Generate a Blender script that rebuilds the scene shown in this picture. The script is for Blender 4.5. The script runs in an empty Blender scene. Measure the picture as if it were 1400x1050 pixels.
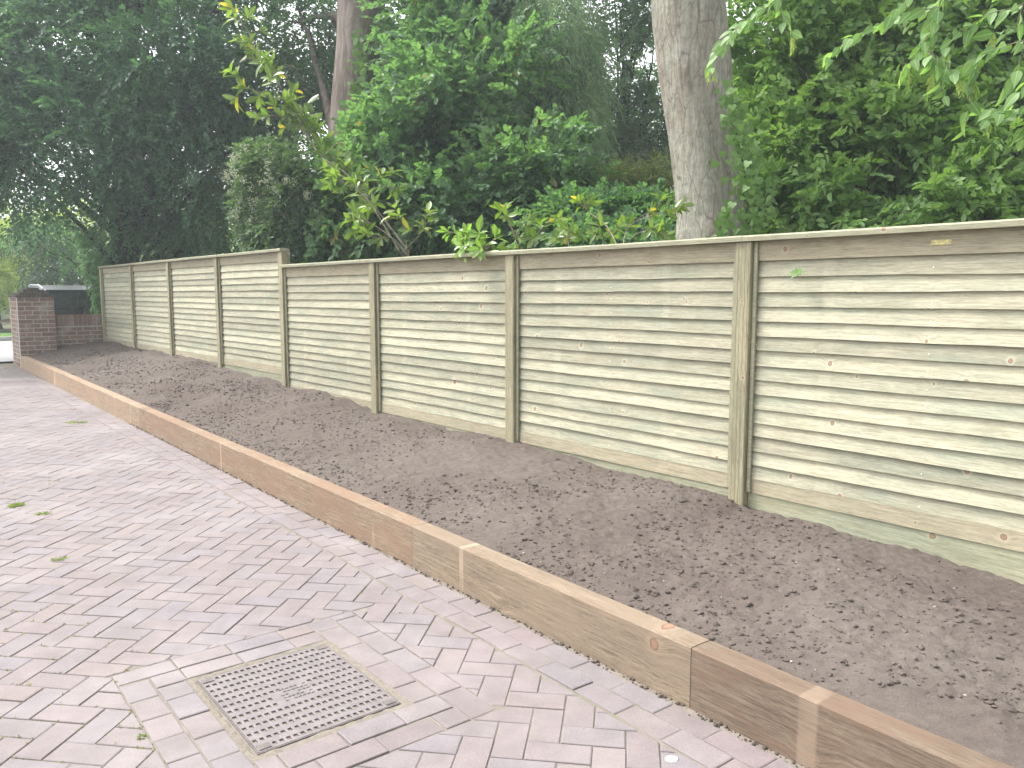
import bpy, math, random
import numpy as np
from mathutils import Vector, Matrix, Euler

SC = bpy.context.scene
COL = SC.collection
rad = math.radians

# ------------------------------------------------------------------ camera
EYE = 1.38
PITCH = math.atan(125 / 1100)
cam_d = bpy.data.cameras.new("camera")
cam_d.sensor_width = 36
cam_d.lens = 1100 / 1400 * 36
cam_d.clip_start = 0.05
cam_d.clip_end = 2000
cam = bpy.data.objects.new("camera", cam_d)
cam.location = (0, 0, EYE)
cam.rotation_euler = (math.pi / 2 - PITCH, 0, 0)
COL.objects.link(cam)
SC.camera = cam

# ------------------------------------------------------------------ sky, sun, exposure (bright overcast)
SUN_EL, SUN_AZ = rad(56), rad(-72)          # high on the left
W = bpy.data.worlds.new("World")
SC.world = W
W.use_nodes = True
wn, wl = W.node_tree.nodes, W.node_tree.links
wn.clear()
sky = wn.new("ShaderNodeTexSky"); sky.sky_type = 'NISHITA'; sky.sun_disc = False
sky.sun_elevation = SUN_EL; sky.sun_rotation = SUN_AZ
sky.air_density = 1.0; sky.dust_density = 4.0; sky.ozone_density = 1.0
hs = wn.new("ShaderNodeHueSaturation"); hs.inputs['Saturation'].default_value = 0.12; hs.inputs['Value'].default_value = 1.2
bg = wn.new("ShaderNodeBackground"); bg.inputs['Strength'].default_value = 0.15
wo = wn.new("ShaderNodeOutputWorld")
wl.new(sky.outputs[0], hs.inputs['Color']); wl.new(hs.outputs[0], bg.inputs['Color']); wl.new(bg.outputs[0], wo.inputs[0])
sd = bpy.data.lights.new("sun", 'SUN'); sd.energy = 1.5; sd.angle = rad(14); sd.color = (1, .96, .9)
so = bpy.data.objects.new("sun", sd); COL.objects.link(so)
sv = Vector((math.sin(SUN_AZ) * math.cos(SUN_EL), math.cos(SUN_AZ) * math.cos(SUN_EL), math.sin(SUN_EL)))
so.rotation_euler = (-sv).to_track_quat('-Z', 'Y').to_euler()
so.location = (-6, -6, 12)
SC.view_settings.view_transform = 'Standard'
SC.view_settings.look = 'None'
SC.view_settings.gamma = 1
SC.view_settings.use_curve_mapping = False
SC.view_settings.exposure = 1.52
SC.render.engine = 'CYCLES'
SC.cycles.max_bounces = 7
SC.cycles.diffuse_bounces = 6
SC.cycles.volume_bounces = 0
SC.cycles.transmission_bounces = 4
SC.cycles.use_denoising = True

rng = np.random.default_rng(7)
random.seed(7)

# ------------------------------------------------------------------ frames and small maths
UV = np.array([-.6184, .7859, 0.]); NV = np.array([.7859, .6184, 0.])     # along the border (receding), across it


def gn(u, n, z=0.):            # border coordinates -> world
    return UV * u + NV * n + np.array([0, 0, z])


def bend(u):                   # the drive turns and climbs very slightly past u = 6
    t = np.clip((np.asarray(u, float) - 6) / 10.05, 0, 1.4)
    return -.157 * t, .092 * t


def at(x, y, Y):               # photo pixel + real distance ahead of the viewer -> world point
    a, b, c = x - 700, 1100., 525 - y
    r = np.array([a, b * math.cos(PITCH) + c * math.sin(PITCH), -b * math.sin(PITCH) + c * math.cos(PITCH)])
    return r * (Y / r[1]) + np.array([0, 0, EYE])


def proj(P):
    X, Y, Z = P[0], P[1], P[2] - EYE
    d = Y * math.cos(PITCH) - Z * math.sin(PITCH); u = Y * math.sin(PITCH) + Z * math.cos(PITCH)
    return 700 + 1100 * X / d, 525 - 1100 * u / d, d


def unit(v):
    v = np.asarray(v, float)
    return v / np.maximum(np.linalg.norm(v, axis=-1, keepdims=True), 1e-9)


def vnoise(p, seed=0):         # value noise 0..1 on (N,3)
    p = np.asarray(p, float)
    i = np.floor(p).astype(np.int64); f = p - i
    f = f * f * (3 - 2 * f)

    def h(a, b, c):
        v = (a * 374761393 + b * 668265263 + c * 2147483647 + seed * 974634777) & 0xffffffff
        v = ((v ^ (v >> 13)) * 1274126177) & 0xffffffff
        v = (v ^ (v >> 16)) & 0xffff
        return v / 65535.
    r = 0
    for dx in (0, 1):
        for dy in (0, 1):
            for dz in (0, 1):
                w = (f[:, 0] if dx else 1 - f[:, 0]) * (f[:, 1] if dy else 1 - f[:, 1]) * (f[:, 2] if dz else 1 - f[:, 2])
                r = r + w * h(i[:, 0] + dx, i[:, 1] + dy, i[:, 2] + dz)
    return r


# ------------------------------------------------------------------ object helpers
def tag(o, label=None, cat=None, group=None, kind=None):
    if label: o['label'] = label
    if cat: o['category'] = cat
    if group: o['group'] = group
    if kind: o['kind'] = kind
    return o


def empty(name, loc=(0, 0, 0), rz=0., **k):
    o = bpy.data.objects.new(name, None)
    o.empty_display_size = .1
    o.location = loc; o.rotation_euler = (0, 0, rz)
    COL.objects.link(o)
    return tag(o, **k)


class MB:
    """collects vertices and faces, links them as one mesh object"""
    def __init__(s):
        s.v = []; s.f = []; s.t = []; s.n = 0; s.m = []

    def add(s, verts, faces, tint=.5, mi=0):
        verts = np.asarray(verts, float).reshape(-1, 3)
        s.v.append(verts)
        fs = faces if isinstance(faces, np.ndarray) else None
        if fs is not None:
            s.f.append(fs + s.n); s.m.append(np.full(len(fs), mi))
        else:
            for q in faces:
                s.f.append(np.asarray([q]) + s.n); s.m.append(np.array([mi]))
        s.t.append(np.broadcast_to(np.asarray(tint, float), (len(verts),)))
        s.n += len(verts)
        return s

    def box(s, x0, x1, y0, y1, z0, z1, M=None, b=0., mi=0):
        """box with small chamfered vertical and top edges"""
        if b <= 0:
            v = np.array([(x, y, z) for z in (z0, z1) for x, y in ((x0, y0), (x1, y0), (x1, y1), (x0, y1))], float)
            f = np.array([(0, 3, 2, 1), (4, 5, 6, 7), (0, 1, 5, 4), (1, 2, 6, 5), (2, 3, 7, 6), (3, 0, 4, 7)])
        else:
            def ring(z, i, c):
                a0, a1, b0, b1 = x0 + i, x1 - i, y0 + i, y1 - i
                return [(a0 + c, b0, z), (a1 - c, b0, z), (a1, b0 + c, z), (a1, b1 - c, z), (a1 - c, b1, z), (a0 + c, b1, z), (a0, b1 - c, z), (a0, b0 + c, z)]
            R = [ring(z0, b, b * .4), ring(z0 + b, 0, b), ring(z1 - b, 0, b), ring(z1, b, b * .4)]
            v = np.array(sum(R, []), float)
            f = []
            for k in range(3):
                for j in range(8):
                    f.append((k * 8 + j, k * 8 + (j + 1) % 8, k * 8 + 8 + (j + 1) % 8, k * 8 + 8 + j))
            s_f = np.array(f)
            if M is not None:
                v = v @ np.asarray(M)[:3, :3].T + np.asarray(M)[:3, 3]
            base = s.n
            s.v.append(v); s.t.append(np.full(len(v), .5)); s.n += len(v)
            s.f.append(s_f + base); s.m.append(np.full(len(s_f), mi))
            s.f.append(np.array([list(range(24, 32))]) + base); s.m.append(np.array([mi]))
            s.f.append(np.array([list(range(7, -1, -1))]) + base); s.m.append(np.array([mi]))
            return s
        if M is not None:
            v = v @ np.asarray(M)[:3, :3].T + np.asarray(M)[:3, 3]
        return s.add(v, f, mi=mi)

    def tube(s, pts, radii, sides=8, cap=True, wob=0., mi=0):
        pts = np.asarray(pts, float); n = len(pts)
        T = unit(np.gradient(pts, axis=0))
        ref = np.array([1., 0, 0]) if abs(T[0, 2]) > .7 else np.array([0, 0, 1.])
        A = unit(np.cross(T, ref)); B = np.cross(T, A)
        a = np.arange(sides) / sides * 2 * np.pi
        r = np.broadcast_to(np.asarray(radii, float), (n,))
        rr = r[:, None] * np.ones(sides)
        if wob:
            q = np.stack([np.cos(a)[None] * 1.6 + 0 * rr, np.sin(a)[None] * 1.6 + 0 * rr, np.arange(n)[:, None] * .35 + 0 * rr], -1).reshape(-1, 3)
            rr = rr * (1 + wob * (vnoise(q + pts[0, 0] * 7).reshape(n, sides) - .5) * 2)
        v = pts[:, None] + rr[..., None] * (np.cos(a)[None, :, None] * A[:, None] + np.sin(a)[None, :, None] * B[:, None])
        i = np.arange(n - 1)[:, None] * sides; j = np.arange(sides)[None]; j2 = (j + 1) % sides
        f = np.stack([i + j, i + j2, i + sides + j2, i + sides + j], -1).reshape(-1, 4)
        base = s.n
        s.add(v.reshape(-1, 3), f, mi=mi)
        if cap:
            s.f.append(np.array([list(range(sides))[::-1]]) + base); s.m.append(np.array([mi]))
            s.f.append(np.array([list(range((n - 1) * sides, n * sides))]) + base); s.m.append(np.array([mi]))
        return s

    def mesh(s, name, mats, smooth=False, tint=False):
        me = bpy.data.meshes.new(name)
        V = np.concatenate(s.v); me.vertices.add(len(V)); me.vertices.foreach_set('co', V.astype(np.float32).ravel())
        tot = np.concatenate([np.full(len(f), f.shape[1]) for f in s.f]).astype(np.int32)
        lp = np.concatenate([f.ravel() for f in s.f]).astype(np.int32)
        me.loops.add(len(lp)); me.loops.foreach_set('vertex_index', lp)
        me.polygons.add(len(tot))
        me.polygons.foreach_set('loop_start', np.concatenate([[0], np.cumsum(tot)[:-1]]).astype(np.int32))
        me.polygons.foreach_set('loop_total', tot)
        mi = np.concatenate(s.m).astype(np.int32)
        if not isinstance(mats, (list, tuple)): mats = [mats]
        for m in mats: me.materials.append(m)
        if mi.any(): me.polygons.foreach_set('material_index', mi)
        me.polygons.foreach_set('use_smooth', np.full(len(tot), bool(smooth)))
        if tint:
            at_ = me.attributes.new('tint', 'FLOAT', 'POINT')
            at_.data.foreach_set('value', np.concatenate(s.t).astype(np.float32))
        me.update(calc_edges=True)
        return me

    def build(s, name, mats, parent=None, smooth=False, tint=False, loc=None, **k):
        o = bpy.data.objects.new(name, s.mesh(name, mats, smooth, tint))
        COL.objects.link(o)
        if parent: o.parent = parent
        if loc is not None: o.location = loc
        return tag(o, **k)


def place(name, me, parent, M, **k):
    o = bpy.data.objects.new(name, me); COL.objects.link(o)
    if parent: o.parent = parent
    o.matrix_basis = Matrix([list(map(float, r)) for r in np.asarray(M)])
    return tag(o, **k)


# ------------------------------------------------------------------ materials
class NT:
    def __init__(s, name):
        s.m = bpy.data.materials.new(name); s.m.use_nodes = True
        s.n = s.m.node_tree.nodes; s.l = s.m.node_tree.links; s.n.clear()
        s.out = s.n.new('ShaderNodeOutputMaterial')

    def node(s, t, **k):
        o = s.n.new(t)
        for a, b in k.items():
            if hasattr(o, a): setattr(o, a, b)
        return o

    def link(s, a, b): s.l.new(a, b)

    def val(s, sock, v):
        if hasattr(v, 'is_output') or isinstance(v, bpy.types.NodeSocket): s.l.new(v, sock)
        else: sock.default_value = v

    def math(s, op, a, b=0., c=None, clamp=False):
        o = s.n.new('ShaderNodeMath'); o.operation = op; o.use_clamp = clamp
        s.val(o.inputs[0], a); s.val(o.inputs[1], b)
        if c is not None: s.val(o.inputs[2], c)
        return o.outputs[0]

    def vmath(s, op, a, b=(0, 0, 0)):
        o = s.n.new('ShaderNodeVectorMath'); o.operation = op
        s.val(o.inputs[0], a); s.val(o.inputs[1], b)
        return o.outputs[0]

    def noise(s, vec, scale=5, detail=3, rough=.5, dist=0.):
        o = s.n.new('ShaderNodeTexNoise'); s.l.new(vec, o.inputs['Vector'])
        o.inputs['Scale'].default_value = scale; o.inputs['Detail'].default_value = detail
        o.inputs['Roughness'].default_value = rough; o.inputs['Distortion'].default_value = dist
        return o.outputs['Fac']

    def ramp(s, fac, stops, interp='LINEAR'):
        o = s.n.new('ShaderNodeValToRGB'); o.color_ramp.interpolation = interp
        e = o.color_ramp.elements
        while len(e) < len(stops): e.new(.5)
        for i, (p, c) in enumerate(stops):
            e[i].position = p
            e[i].color = (c, c, c, 1) if isinstance(c, (int, float)) else (*c, 1)
        s.val(o.inputs[0], fac)
        return o.outputs['Color']

    def mix(s, fac, a, b, mode='MIX'):
        o = s.n.new('ShaderNodeMix'); o.data_type = 'RGBA'; o.blend_type = mode
        s.val(o.inputs[0], fac)
        for i, v in ((6, a), (7, b)):
            if isinstance(v, tuple): o.inputs[i].default_value = (*v[:3], 1)
            elif isinstance(v, (int, float)): o.inputs[i].default_value = (v, v, v, 1)
            else: s.l.new(v, o.inputs[i])
        return o.outputs[2]

    def bump(s, h, strength=.3, dist=.01):
        o = s.n.new('ShaderNodeBump'); o.inputs['Strength'].default_value = strength; o.inputs['Distance'].default_value = dist
        s.l.new(h, o.inputs['Height']); return o.outputs[0]

    def principled(s, color, rough=.8, normal=None, spec=.3, metal=0.):
        p = s.n.new('ShaderNodeBsdfPrincipled')
        if isinstance(color, tuple): p.inputs['Base Color'].default_value = (*color[:3], 1)
        else: s.l.new(color, p.inputs['Base Color'])
        s.val(p.inputs['Roughness'], rough)
        p.inputs['Specular IOR Level'].default_value = spec; p.inputs['Metallic'].default_value = metal
        if normal is not None: s.l.new(normal, p.inputs['Normal'])
        s.l.new(p.outputs[0], s.out.inputs[0]); return p

    def coords(s, kind='Object'):
        return s.n.new('ShaderNodeTexCoord').outputs[kind]

    def objrand(s):
        return s.n.new('ShaderNodeObjectInfo').outputs['Random']

    def island(s):
        return s.n.new('ShaderNodeNewGeometry').outputs['Random Per Island']


def wood_mat(name, light, mid, green, axis='X', knot=1.0, stripes=None, ring=.5, patch=None, var=.35, kden=3.2, sstr=.12, grain=.6):
    t = NT(name)
    co = t.coords(); r = t.objrand()
    off = t.n.new('ShaderNodeCombineXYZ')
    t.link(t.math('MULTIPLY', r, 37.), off.inputs[0]); t.link(t.math('MULTIPLY', r, 91.), off.inputs[1]); t.link(t.math('MULTIPLY', r, 53.), off.inputs[2])
    if axis == 'Z':
        sp = t.n.new('ShaderNodeSeparateXYZ'); t.link(co, sp.inputs[0])
        cb = t.n.new('ShaderNodeCombineXYZ'); t.link(sp.outputs[2], cb.inputs[0]); t.link(sp.outputs[1], cb.inputs[1]); t.link(sp.outputs[0], cb.inputs[2])
        co = cb.outputs[0]
    cr = t.vmath('ADD', co, off.outputs[0])
    sp = t.n.new('ShaderNodeSeparateXYZ'); t.link(cr, sp.inputs[0])
    # knots
    k2 = t.n.new('ShaderNodeCombineXYZ'); t.link(sp.outputs[0], k2.inputs[0])
    t.link(t.math('ADD', sp.outputs[2], t.math('MULTIPLY', sp.outputs[1], .6)), k2.inputs[1])
    vo = t.n.new('ShaderNodeTexVoronoi'); vo.voronoi_dimensions = '2D'; vo.inputs['Scale'].default_value = kden
    t.link(k2.outputs[0], vo.inputs['Vector'])
    kd = vo.outputs['Distance']
    # grain runs along x and bends around the knots
    swell = t.math('MULTIPLY', t.ramp(kd, [(0, 1.), (.16, 0.)]), .02 * knot)
    gv = t.n.new('ShaderNodeCombineXYZ')
    t.link(t.math('MULTIPLY', sp.outputs[0], .55), gv.inputs[0])
    t.link(t.math('MULTIPLY', sp.outputs[1], 9.), gv.inputs[1])
    t.link(t.math('MULTIPLY', t.math('ADD', sp.outputs[2], swell), 9.), gv.inputs[2])
    low = t.noise(gv.outputs[0], 1.1, 2, .5)
    g1 = t.noise(gv.outputs[0], 4.5, 5, .65, .6)
    wv = t.n.new('ShaderNodeTexWave'); wv.wave_type = 'BANDS'; wv.bands_direction = 'Z'
    wv.inputs['Scale'].default_value = 1.6; wv.inputs['Distortion'].default_value = 5.5; wv.inputs['Detail'].default_value = 2; wv.inputs['Detail Scale'].default_value = .7
    t.link(gv.outputs[0], wv.inputs['Vector'])
    fine = t.math('ADD', t.math('MULTIPLY', t.noise(gv.outputs[0], 16, 3, .7), .5), t.math('MULTIPLY', t.noise(gv.outputs[0], 55, 3, .75), .5))
    patchn = t.noise(t.vmath('MULTIPLY', cr, (1., 3.5, 3.5)), 2.3, 3, .55)
    c = t.mix(t.ramp(patchn, [(.36, 0.), (.66, 1.)]), light, green)
    c = t.mix(t.math('MULTIPLY', t.ramp(t.noise(t.vmath('MULTIPLY', cr, (1.3, 2., 7.)), 3.1, 4, .6, .5), [(.50, 0.), (.70, 1.)]), .55), c, mid)
    c = t.mix(t.math('MULTIPLY', t.ramp(g1, [(.35, 1.), (.62, 0.)]), .45), c, mid)
    c = t.mix(t.math('MULTIPLY', t.ramp(wv.outputs['Fac'], [(.0, 1.), (.35, 0.)]), ring), c, mid)
    c = t.mix(grain, c, t.ramp(fine, [(.38, .42), (.57, 1.08)]), 'MULTIPLY')
    c = t.mix(t.math('MULTIPLY', t.ramp(t.noise(gv.outputs[0], 2.3, 6, .7, 1.5), [(.62, 0.), (.68, 1.)]), .35), c, tuple(x * .55 for x in mid))
    c = t.mix(1., c, t.ramp(t.math('FRACT', t.math('MULTIPLY', r, 7.31)), [(0, 1 - var), (1, 1.)]), 'MULTIPLY')
    if patch:
        c = t.mix(t.math('MULTIPLY', t.ramp(t.noise(t.vmath('MULTIPLY', cr, (1.6, 2., 5.)), 1.7, 4, .6, .8), [(.42, 0.), (.6, 1.)]), .75), c, patch)
    if knot > 0:
        ke = t.math('ADD', kd, t.math('MULTIPLY', t.math('SUBTRACT', t.noise(cr, 60, 2), .5), .02))
        sz = t.math('ADD', .016, t.math('MULTIPLY', t.n.new('ShaderNodeSeparateColor').outputs[0], 0.))
        colr = t.n.new('ShaderNodeSeparateColor'); t.link(vo.outputs['Color'], colr.inputs[0])
        kr = t.math('ADD', .006 * kden, t.math('MULTIPLY', t.math('POWER', colr.outputs[0], 2.), .011 * kden * knot))
        q = t.math('DIVIDE', ke, kr)
        halo = t.ramp(t.math('MULTIPLY', q, .33), [(.33, 1.), (.75, 0.)])
        c = t.mix(t.math('MULTIPLY', halo, .35), c, tuple(min(1, x * 1.12) for x in light))
        kc = t.mix(t.ramp(q, [(.55, 0.), (.95, 1.)]), (.25, .145, .10), (.12, .07, .045))
        c = t.mix(t.ramp(q, [(.9, .85), (1.1, 0.)]), c, kc)
    if stripes:
        sx = t.n.new('ShaderNodeSeparateXYZ'); t.link(co, sx.inputs[0])
        m = None
        for px_, wd in stripes:
            d = t.math('ABSOLUTE', t.math('SUBTRACT', sx.outputs[0], px_))
            g = t.ramp(t.math('DIVIDE', d, wd), [(.75, 1.), (1., 0.)])
            m = g if m is None else t.math('MAXIMUM', m, g)
        c = t.mix(t.math('MULTIPLY', m, t.math('MULTIPLY', t.ramp(t.noise(cr, 4, 3), [(.35, 0.), (.7, 1.)]), sstr)), c, tuple(min(.85, x * 1.25) for x in light))
    h = t.math('ADD', t.math('MULTIPLY', g1, .6), t.math('MULTIPLY', fine, .5))
    t.principled(c, .78, t.bump(h, .5, .004), .2)
    return t.m


def leaf_mat(name, a, b, yellow=None, trans=.35, rough=.45, spec=.35, veins=False):
    t = NT(name)
    at_ = t.n.new('ShaderNodeAttribute'); at_.attribute_name = 'tint'
    f = at_.outputs['Fac']
    if veins:
        f = t.math('FRACT', t.math('ADD', f, t.objrand()))
    nz = t.noise(t.coords(), 1.1, 3)
    f2 = t.math('ADD', t.math('MULTIPLY', f, .7), t.math('MULTIPLY', nz, .3))
    c = t.ramp(f2, [(.1, a), (.9, b)])
    if yellow: c = t.mix(t.ramp(f, [(.965, 0.), (.985, 1.)]), c, yellow)
    if veins:
        sp = t.n.new('ShaderNodeSeparateXYZ'); t.link(t.coords(), sp.inputs[0])
        rib = t.ramp(t.math('MULTIPLY', t.math('ABSOLUTE', sp.outputs[0]), 300.), [(.25, 1.), (.8, 0.)])
        c = t.mix(t.math('MULTIPLY', rib, .45), c, tuple(min(1, x * 1.9) for x in b))
    p = t.principled(c, rough, None, spec)
    tr = t.n.new('ShaderNodeBsdfTranslucent')
    t.link(t.mix(1., c, (1.5, 1.7, .7), 'MULTIPLY'), tr.inputs['Color'])
    mx = t.n.new('ShaderNodeMixShader'); mx.inputs[0].default_value = trans
    t.link(p.outputs[0], mx.inputs[1]); t.link(tr.outputs[0], mx.inputs[2]); t.link(mx.outputs[0], t.out.inputs[0])
    return t.m


def bark_mat(name, a, b, c3, sc=1.):
    t = NT(name); co = t.coords()
    st = t.vmath('MULTIPLY', co, (9., 9., 1.1))
    n1 = t.noise(st, 1.6 * sc, 6, .62, .5); n2 = t.noise(co, 2.6, 4, .6); n3 = t.noise(st, 9 * sc, 4, .7)
    c = t.mix(t.ramp(n2, [(.35, 0.), (.65, 1.)]), a, c3)
    c = t.mix(t.ramp(n1, [(.38, 1.), (.6, 0.)]), c, b)
    c = t.mix(.6, c, t.ramp(n3, [(.25, .6), (.75, 1.)]), 'MULTIPLY')
    h = t.math('ADD', n1, t.math('MULTIPLY', n3, .4))
    t.principled(c, .9, t.bump(h, .9, .03), .15)
    return t.m


def simple(name, c, rough=.6, spec=.3, metal=0., nscale=0, namt=.2):
    t = NT(name)
    if nscale:
        n = t.noise(t.coords(), nscale, 4, .6)
        col = t.mix(1., c, t.ramp(n, [(.25, 1 - namt), (.75, 1.)]), 'MULTIPLY')
        t.principled(col, rough, t.bump(n, .2, .01), spec, metal)
    else: t.principled(c, rough, None, spec, metal)
    return t.m


M_SLAT = wood_mat('treated_pine_slat', (.52, .485, .365), (.345, .32, .225), (.365, .385, .295), knot=1., stripes=[(.50, .035), (-.42, .03)], ring=.28, var=.3)
M_RAIL = wood_mat('treated_pine_rail', (.44, .39, .28), (.30, .26, .18), (.36, .33, .24), knot=.8, stripes=[(.50, .05), (-.42, .04)], ring=.3, var=.2)
M_GRAV = wood_mat('treated_gravel_board', (.39, .385, .27), (.26, .25, .165), (.30, .325, .24), knot=.9, ring=.4, var=.15, kden=2.)
M_POST = wood_mat('treated_pine_post', (.44, .395, .265), (.20, .175, .11), (.33, .32, .22), axis='Z', knot=.4, ring=.75, var=.15)
M_CAP = wood_mat('capping_rail_wood', (.38, .365, .26), (.26, .245, .17), (.31, .315, .225), knot=.5, ring=.2, var=.15)
SLEEPER_COL = [((.30, .232, .165), (.185, .138, .098), (.24, .195, .145), (.215, .165, .12)),
               ((.225, .17, .125), (.125, .088, .063), (.18, .145, .108), (.15, .10, .072)),
               ((.32, .235, .165), (.20, .14, .098), (.275, .215, .155), (.21, .135, .092)),
               ((.36, .265, .19), (.24, .17, .115), (.30, .24, .175), (.31, .205, .14))]


def paver_mat():
    t = NT('clay_paver')
    geo = t.n.new('ShaderNodeNewGeometry'); pos = geo.outputs['Position']
    r = t.math('FRACT', t.math('ADD', t.objrand(), t.math('MULTIPLY', geo.outputs['Random Per Island'], 3.7)))
    c = t.ramp(r, [(0, (.224, .194, .192)), (.25, (.242, .210, .206)), (.42, (.230, .210, .222)), (.62, (.252, .214, .206)), (.8, (.232, .211, .220)), (.93, (.246, .207, .208)), (1, (.258, .232, .230))])
    n1 = t.noise(pos, 9, 4, .6); n2 = t.noise(pos, 120, 3, .6); n3 = t.noise(pos, 1.3, 3, .5)
    c = t.mix(1., c, t.ramp(n1, [(.25, .82), (.75, 1.1)]), 'MULTIPLY')
    c = t.mix(.8, c, t.ramp(n2, [(.25, .78), (.75, 1.08)]), 'MULTIPLY')
    c = t.mix(t.math('MULTIPLY', t.ramp(n3, [(.48, 0.), (.72, 1.)]), .45), c, (.335, .31, .305))     # dusty bloom
    c = t.mix(t.math('MULTIPLY', t.ramp(t.noise(pos, 27, 4, .7), [(.63, 0.), (.78, 1.)]), .3), c, (.42, .39, .375))   # efflorescence
    c = t.mix(t.math('MULTIPLY', t.ramp(t.noise(pos, 2.7, 4, .65), [(.52, 0.), (.70, 1.)]), .5), c, (.165, .145, .140))
    c = t.mix(1., c, (.84, .825, .83), 'MULTIPLY')
    t.principled(c, .8, t.bump(t.math('ADD', n2, n1), .25, .003), .25)
    return t.m


M_PAVER = paver_mat()


def joint_mat():
    t = NT('joint_sand'); geo = t.n.new('ShaderNodeNewGeometry'); pos = geo.outputs['Position']
    n = t.noise(pos, 14, 5, .7); m = t.noise(pos, 2.2, 3, .6)
    c = t.mix(t.ramp(n, [(.3, 0.), (.7, 1.)]), (.15, .13, .112), (.23, .205, .178))
    c = t.mix(t.math('MULTIPLY', t.ramp(m, [(.50, 0.), (.62, 1.)]), t.ramp(n, [(.40, 0.), (.55, .5)])), c, (.12, .13, .07))
    t.principled(c, .95, t.bump(t.noise(pos, 160, 3, .7), .6, .004), .1)
    return t.m


M_JOINT = joint_mat()


def mortar_sand():
    t = NT('sandy_mortar'); pos = t.n.new('ShaderNodeNewGeometry').outputs['Position']
    n = t.noise(pos, 45, 5, .75); m = t.noise(pos, 9, 3, .6)
    c = t.mix(t.ramp(n, [(.3, 0.), (.7, 1.)]), (.14, .12, .10), (.23, .205, .17))
    c = t.mix(t.math('MULTIPLY', t.ramp(m, [(.55, 0.), (.7, 1.)]), .5), c, (.14, .14, .09))
    t.principled(c, .95, t.bump(n, .8, .006), .1)
    return t.m


M_SAND = mortar_sand()


def soil_mat():
    t = NT('garden_soil'); pos = t.n.new('ShaderNodeNewGeometry').outputs['Position']
    a = t.noise(pos, 1.2, 3, .5); b = t.noise(pos, 22, 5, .7); d = t.noise(pos, 180, 4, .75)
    c = t.mix(t.ramp(a, [(.3, 0.), (.7, 1.)]), (.116, .094, .083), (.150, .127, .113))
    c = t.mix(.85, c, t.ramp(b, [(.25, .66), (.7, 1.12)]), 'MULTIPLY')
    c = t.mix(.8, c, t.ramp(d, [(.25, .6), (.75, 1.2)]), 'MULTIPLY')
    c = t.mix(t.math('MULTIPLY', t.ramp(t.noise(pos, 260, 1, .5), [(.78, 0.), (.81, 1.)]), .6), c, (.5, .47, .42))
    t.principled(c, .97, t.bump(t.math('ADD', b, t.math('MULTIPLY', d, .6)), .9, .008), .08)
    return t.m


M_SOIL = soil_mat()
M_BRICK = NT('red_brick')
_p = M_BRICK.n.new('ShaderNodeNewGeometry').outputs['Position']
_c = M_BRICK.ramp(M_BRICK.objrand(), [(0, (.16, .105, .085)), (.4, (.21, .135, .108)), (.7, (.25, .17, .135)), (1, (.18, .13, .11))])
_c = M_BRICK.mix(1., _c, M_BRICK.ramp(M_BRICK.noise(_p, 30, 4, .65), [(.25, .7), (.75, 1.15)]), 'MULTIPLY')
_c = M_BRICK.mix(M_BRICK.math('MULTIPLY', M_BRICK.ramp(M_BRICK.noise(_p, 3.2, 4, .65), [(.52, 0.), (.68, 1.)]), .55), _c, (.34, .35, .30))
M_BRICK.principled(_c, .9, M_BRICK.bump(M_BRICK.noise(_p, 60, 4), .4, .005), .15)
M_BRICK = M_BRICK.m
M_MORTAR = simple('wall_mortar', (.42, .39, .35), .95, .1, nscale=40, namt=.3)
M_COPING = simple('weathered_coping', (.13, .105, .088), .92, .1, nscale=18, namt=.5)

print('materials done')
# ================================================================== SETTING
# ---- ground far and wide
mb = MB(); mb.box(-100, 100, -40, 160, -.6, -.06)
g_mat = NT('rough_ground'); _pp = g_mat.n.new('ShaderNodeNewGeometry').outputs['Position']
_cc = g_mat.mix(g_mat.ramp(g_mat.noise(_pp, .8, 4, .6), [(.35, 0.), (.65, 1.)]), (.07, .10, .035), (.12, .11, .07))
g_mat.principled(_cc, .95, g_mat.bump(g_mat.noise(_pp, 20, 4), .5, .03), .1)
mb.build('ground', g_mat.m, kind='structure')

# garden ground behind the fence (a bank of dark leaf litter)
AF = np.array([1.21576474, 4.28476993, 0.]); VF = np.array([-1.23682835, 1.48160576, 0.]) / 1.93
NF = np.array([.76767138, .64084371, 0.])
AF = AF + NF * 0.0
mb = MB()
xs = np.linspace(-6, 30, 60); ys = np.concatenate([[.11], np.linspace(.4, 30, 40)])
GX, GY = np.meshgrid(xs, ys, indexing='ij')
P = AF[None, None] + VF * GX[..., None] + NF * GY[..., None]
hz = .16 + .02 * GX.clip(0, 15) + .02 * GY + .12 * (vnoise(P.reshape(-1, 3) * .9).reshape(GX.shape) - .5) * (GY > .3)
P[..., 2] = hz
nx, ny = GX.shape
idx = np.arange(nx * ny).reshape(nx, ny)
fq = np.stack([idx[:-1, :-1], idx[:-1, 1:], idx[1:, 1:], idx[1:, :-1]], -1).reshape(-1, 4)[:, ::-1]
mb.add(P.reshape(-1, 3), fq)
M_LITTER = simple('leaf_litter', (.10, .08, .05), .95, .1, nscale=12, namt=.6)
mb.build('garden_ground', M_LITTER, smooth=True, kind='structure')

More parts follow.
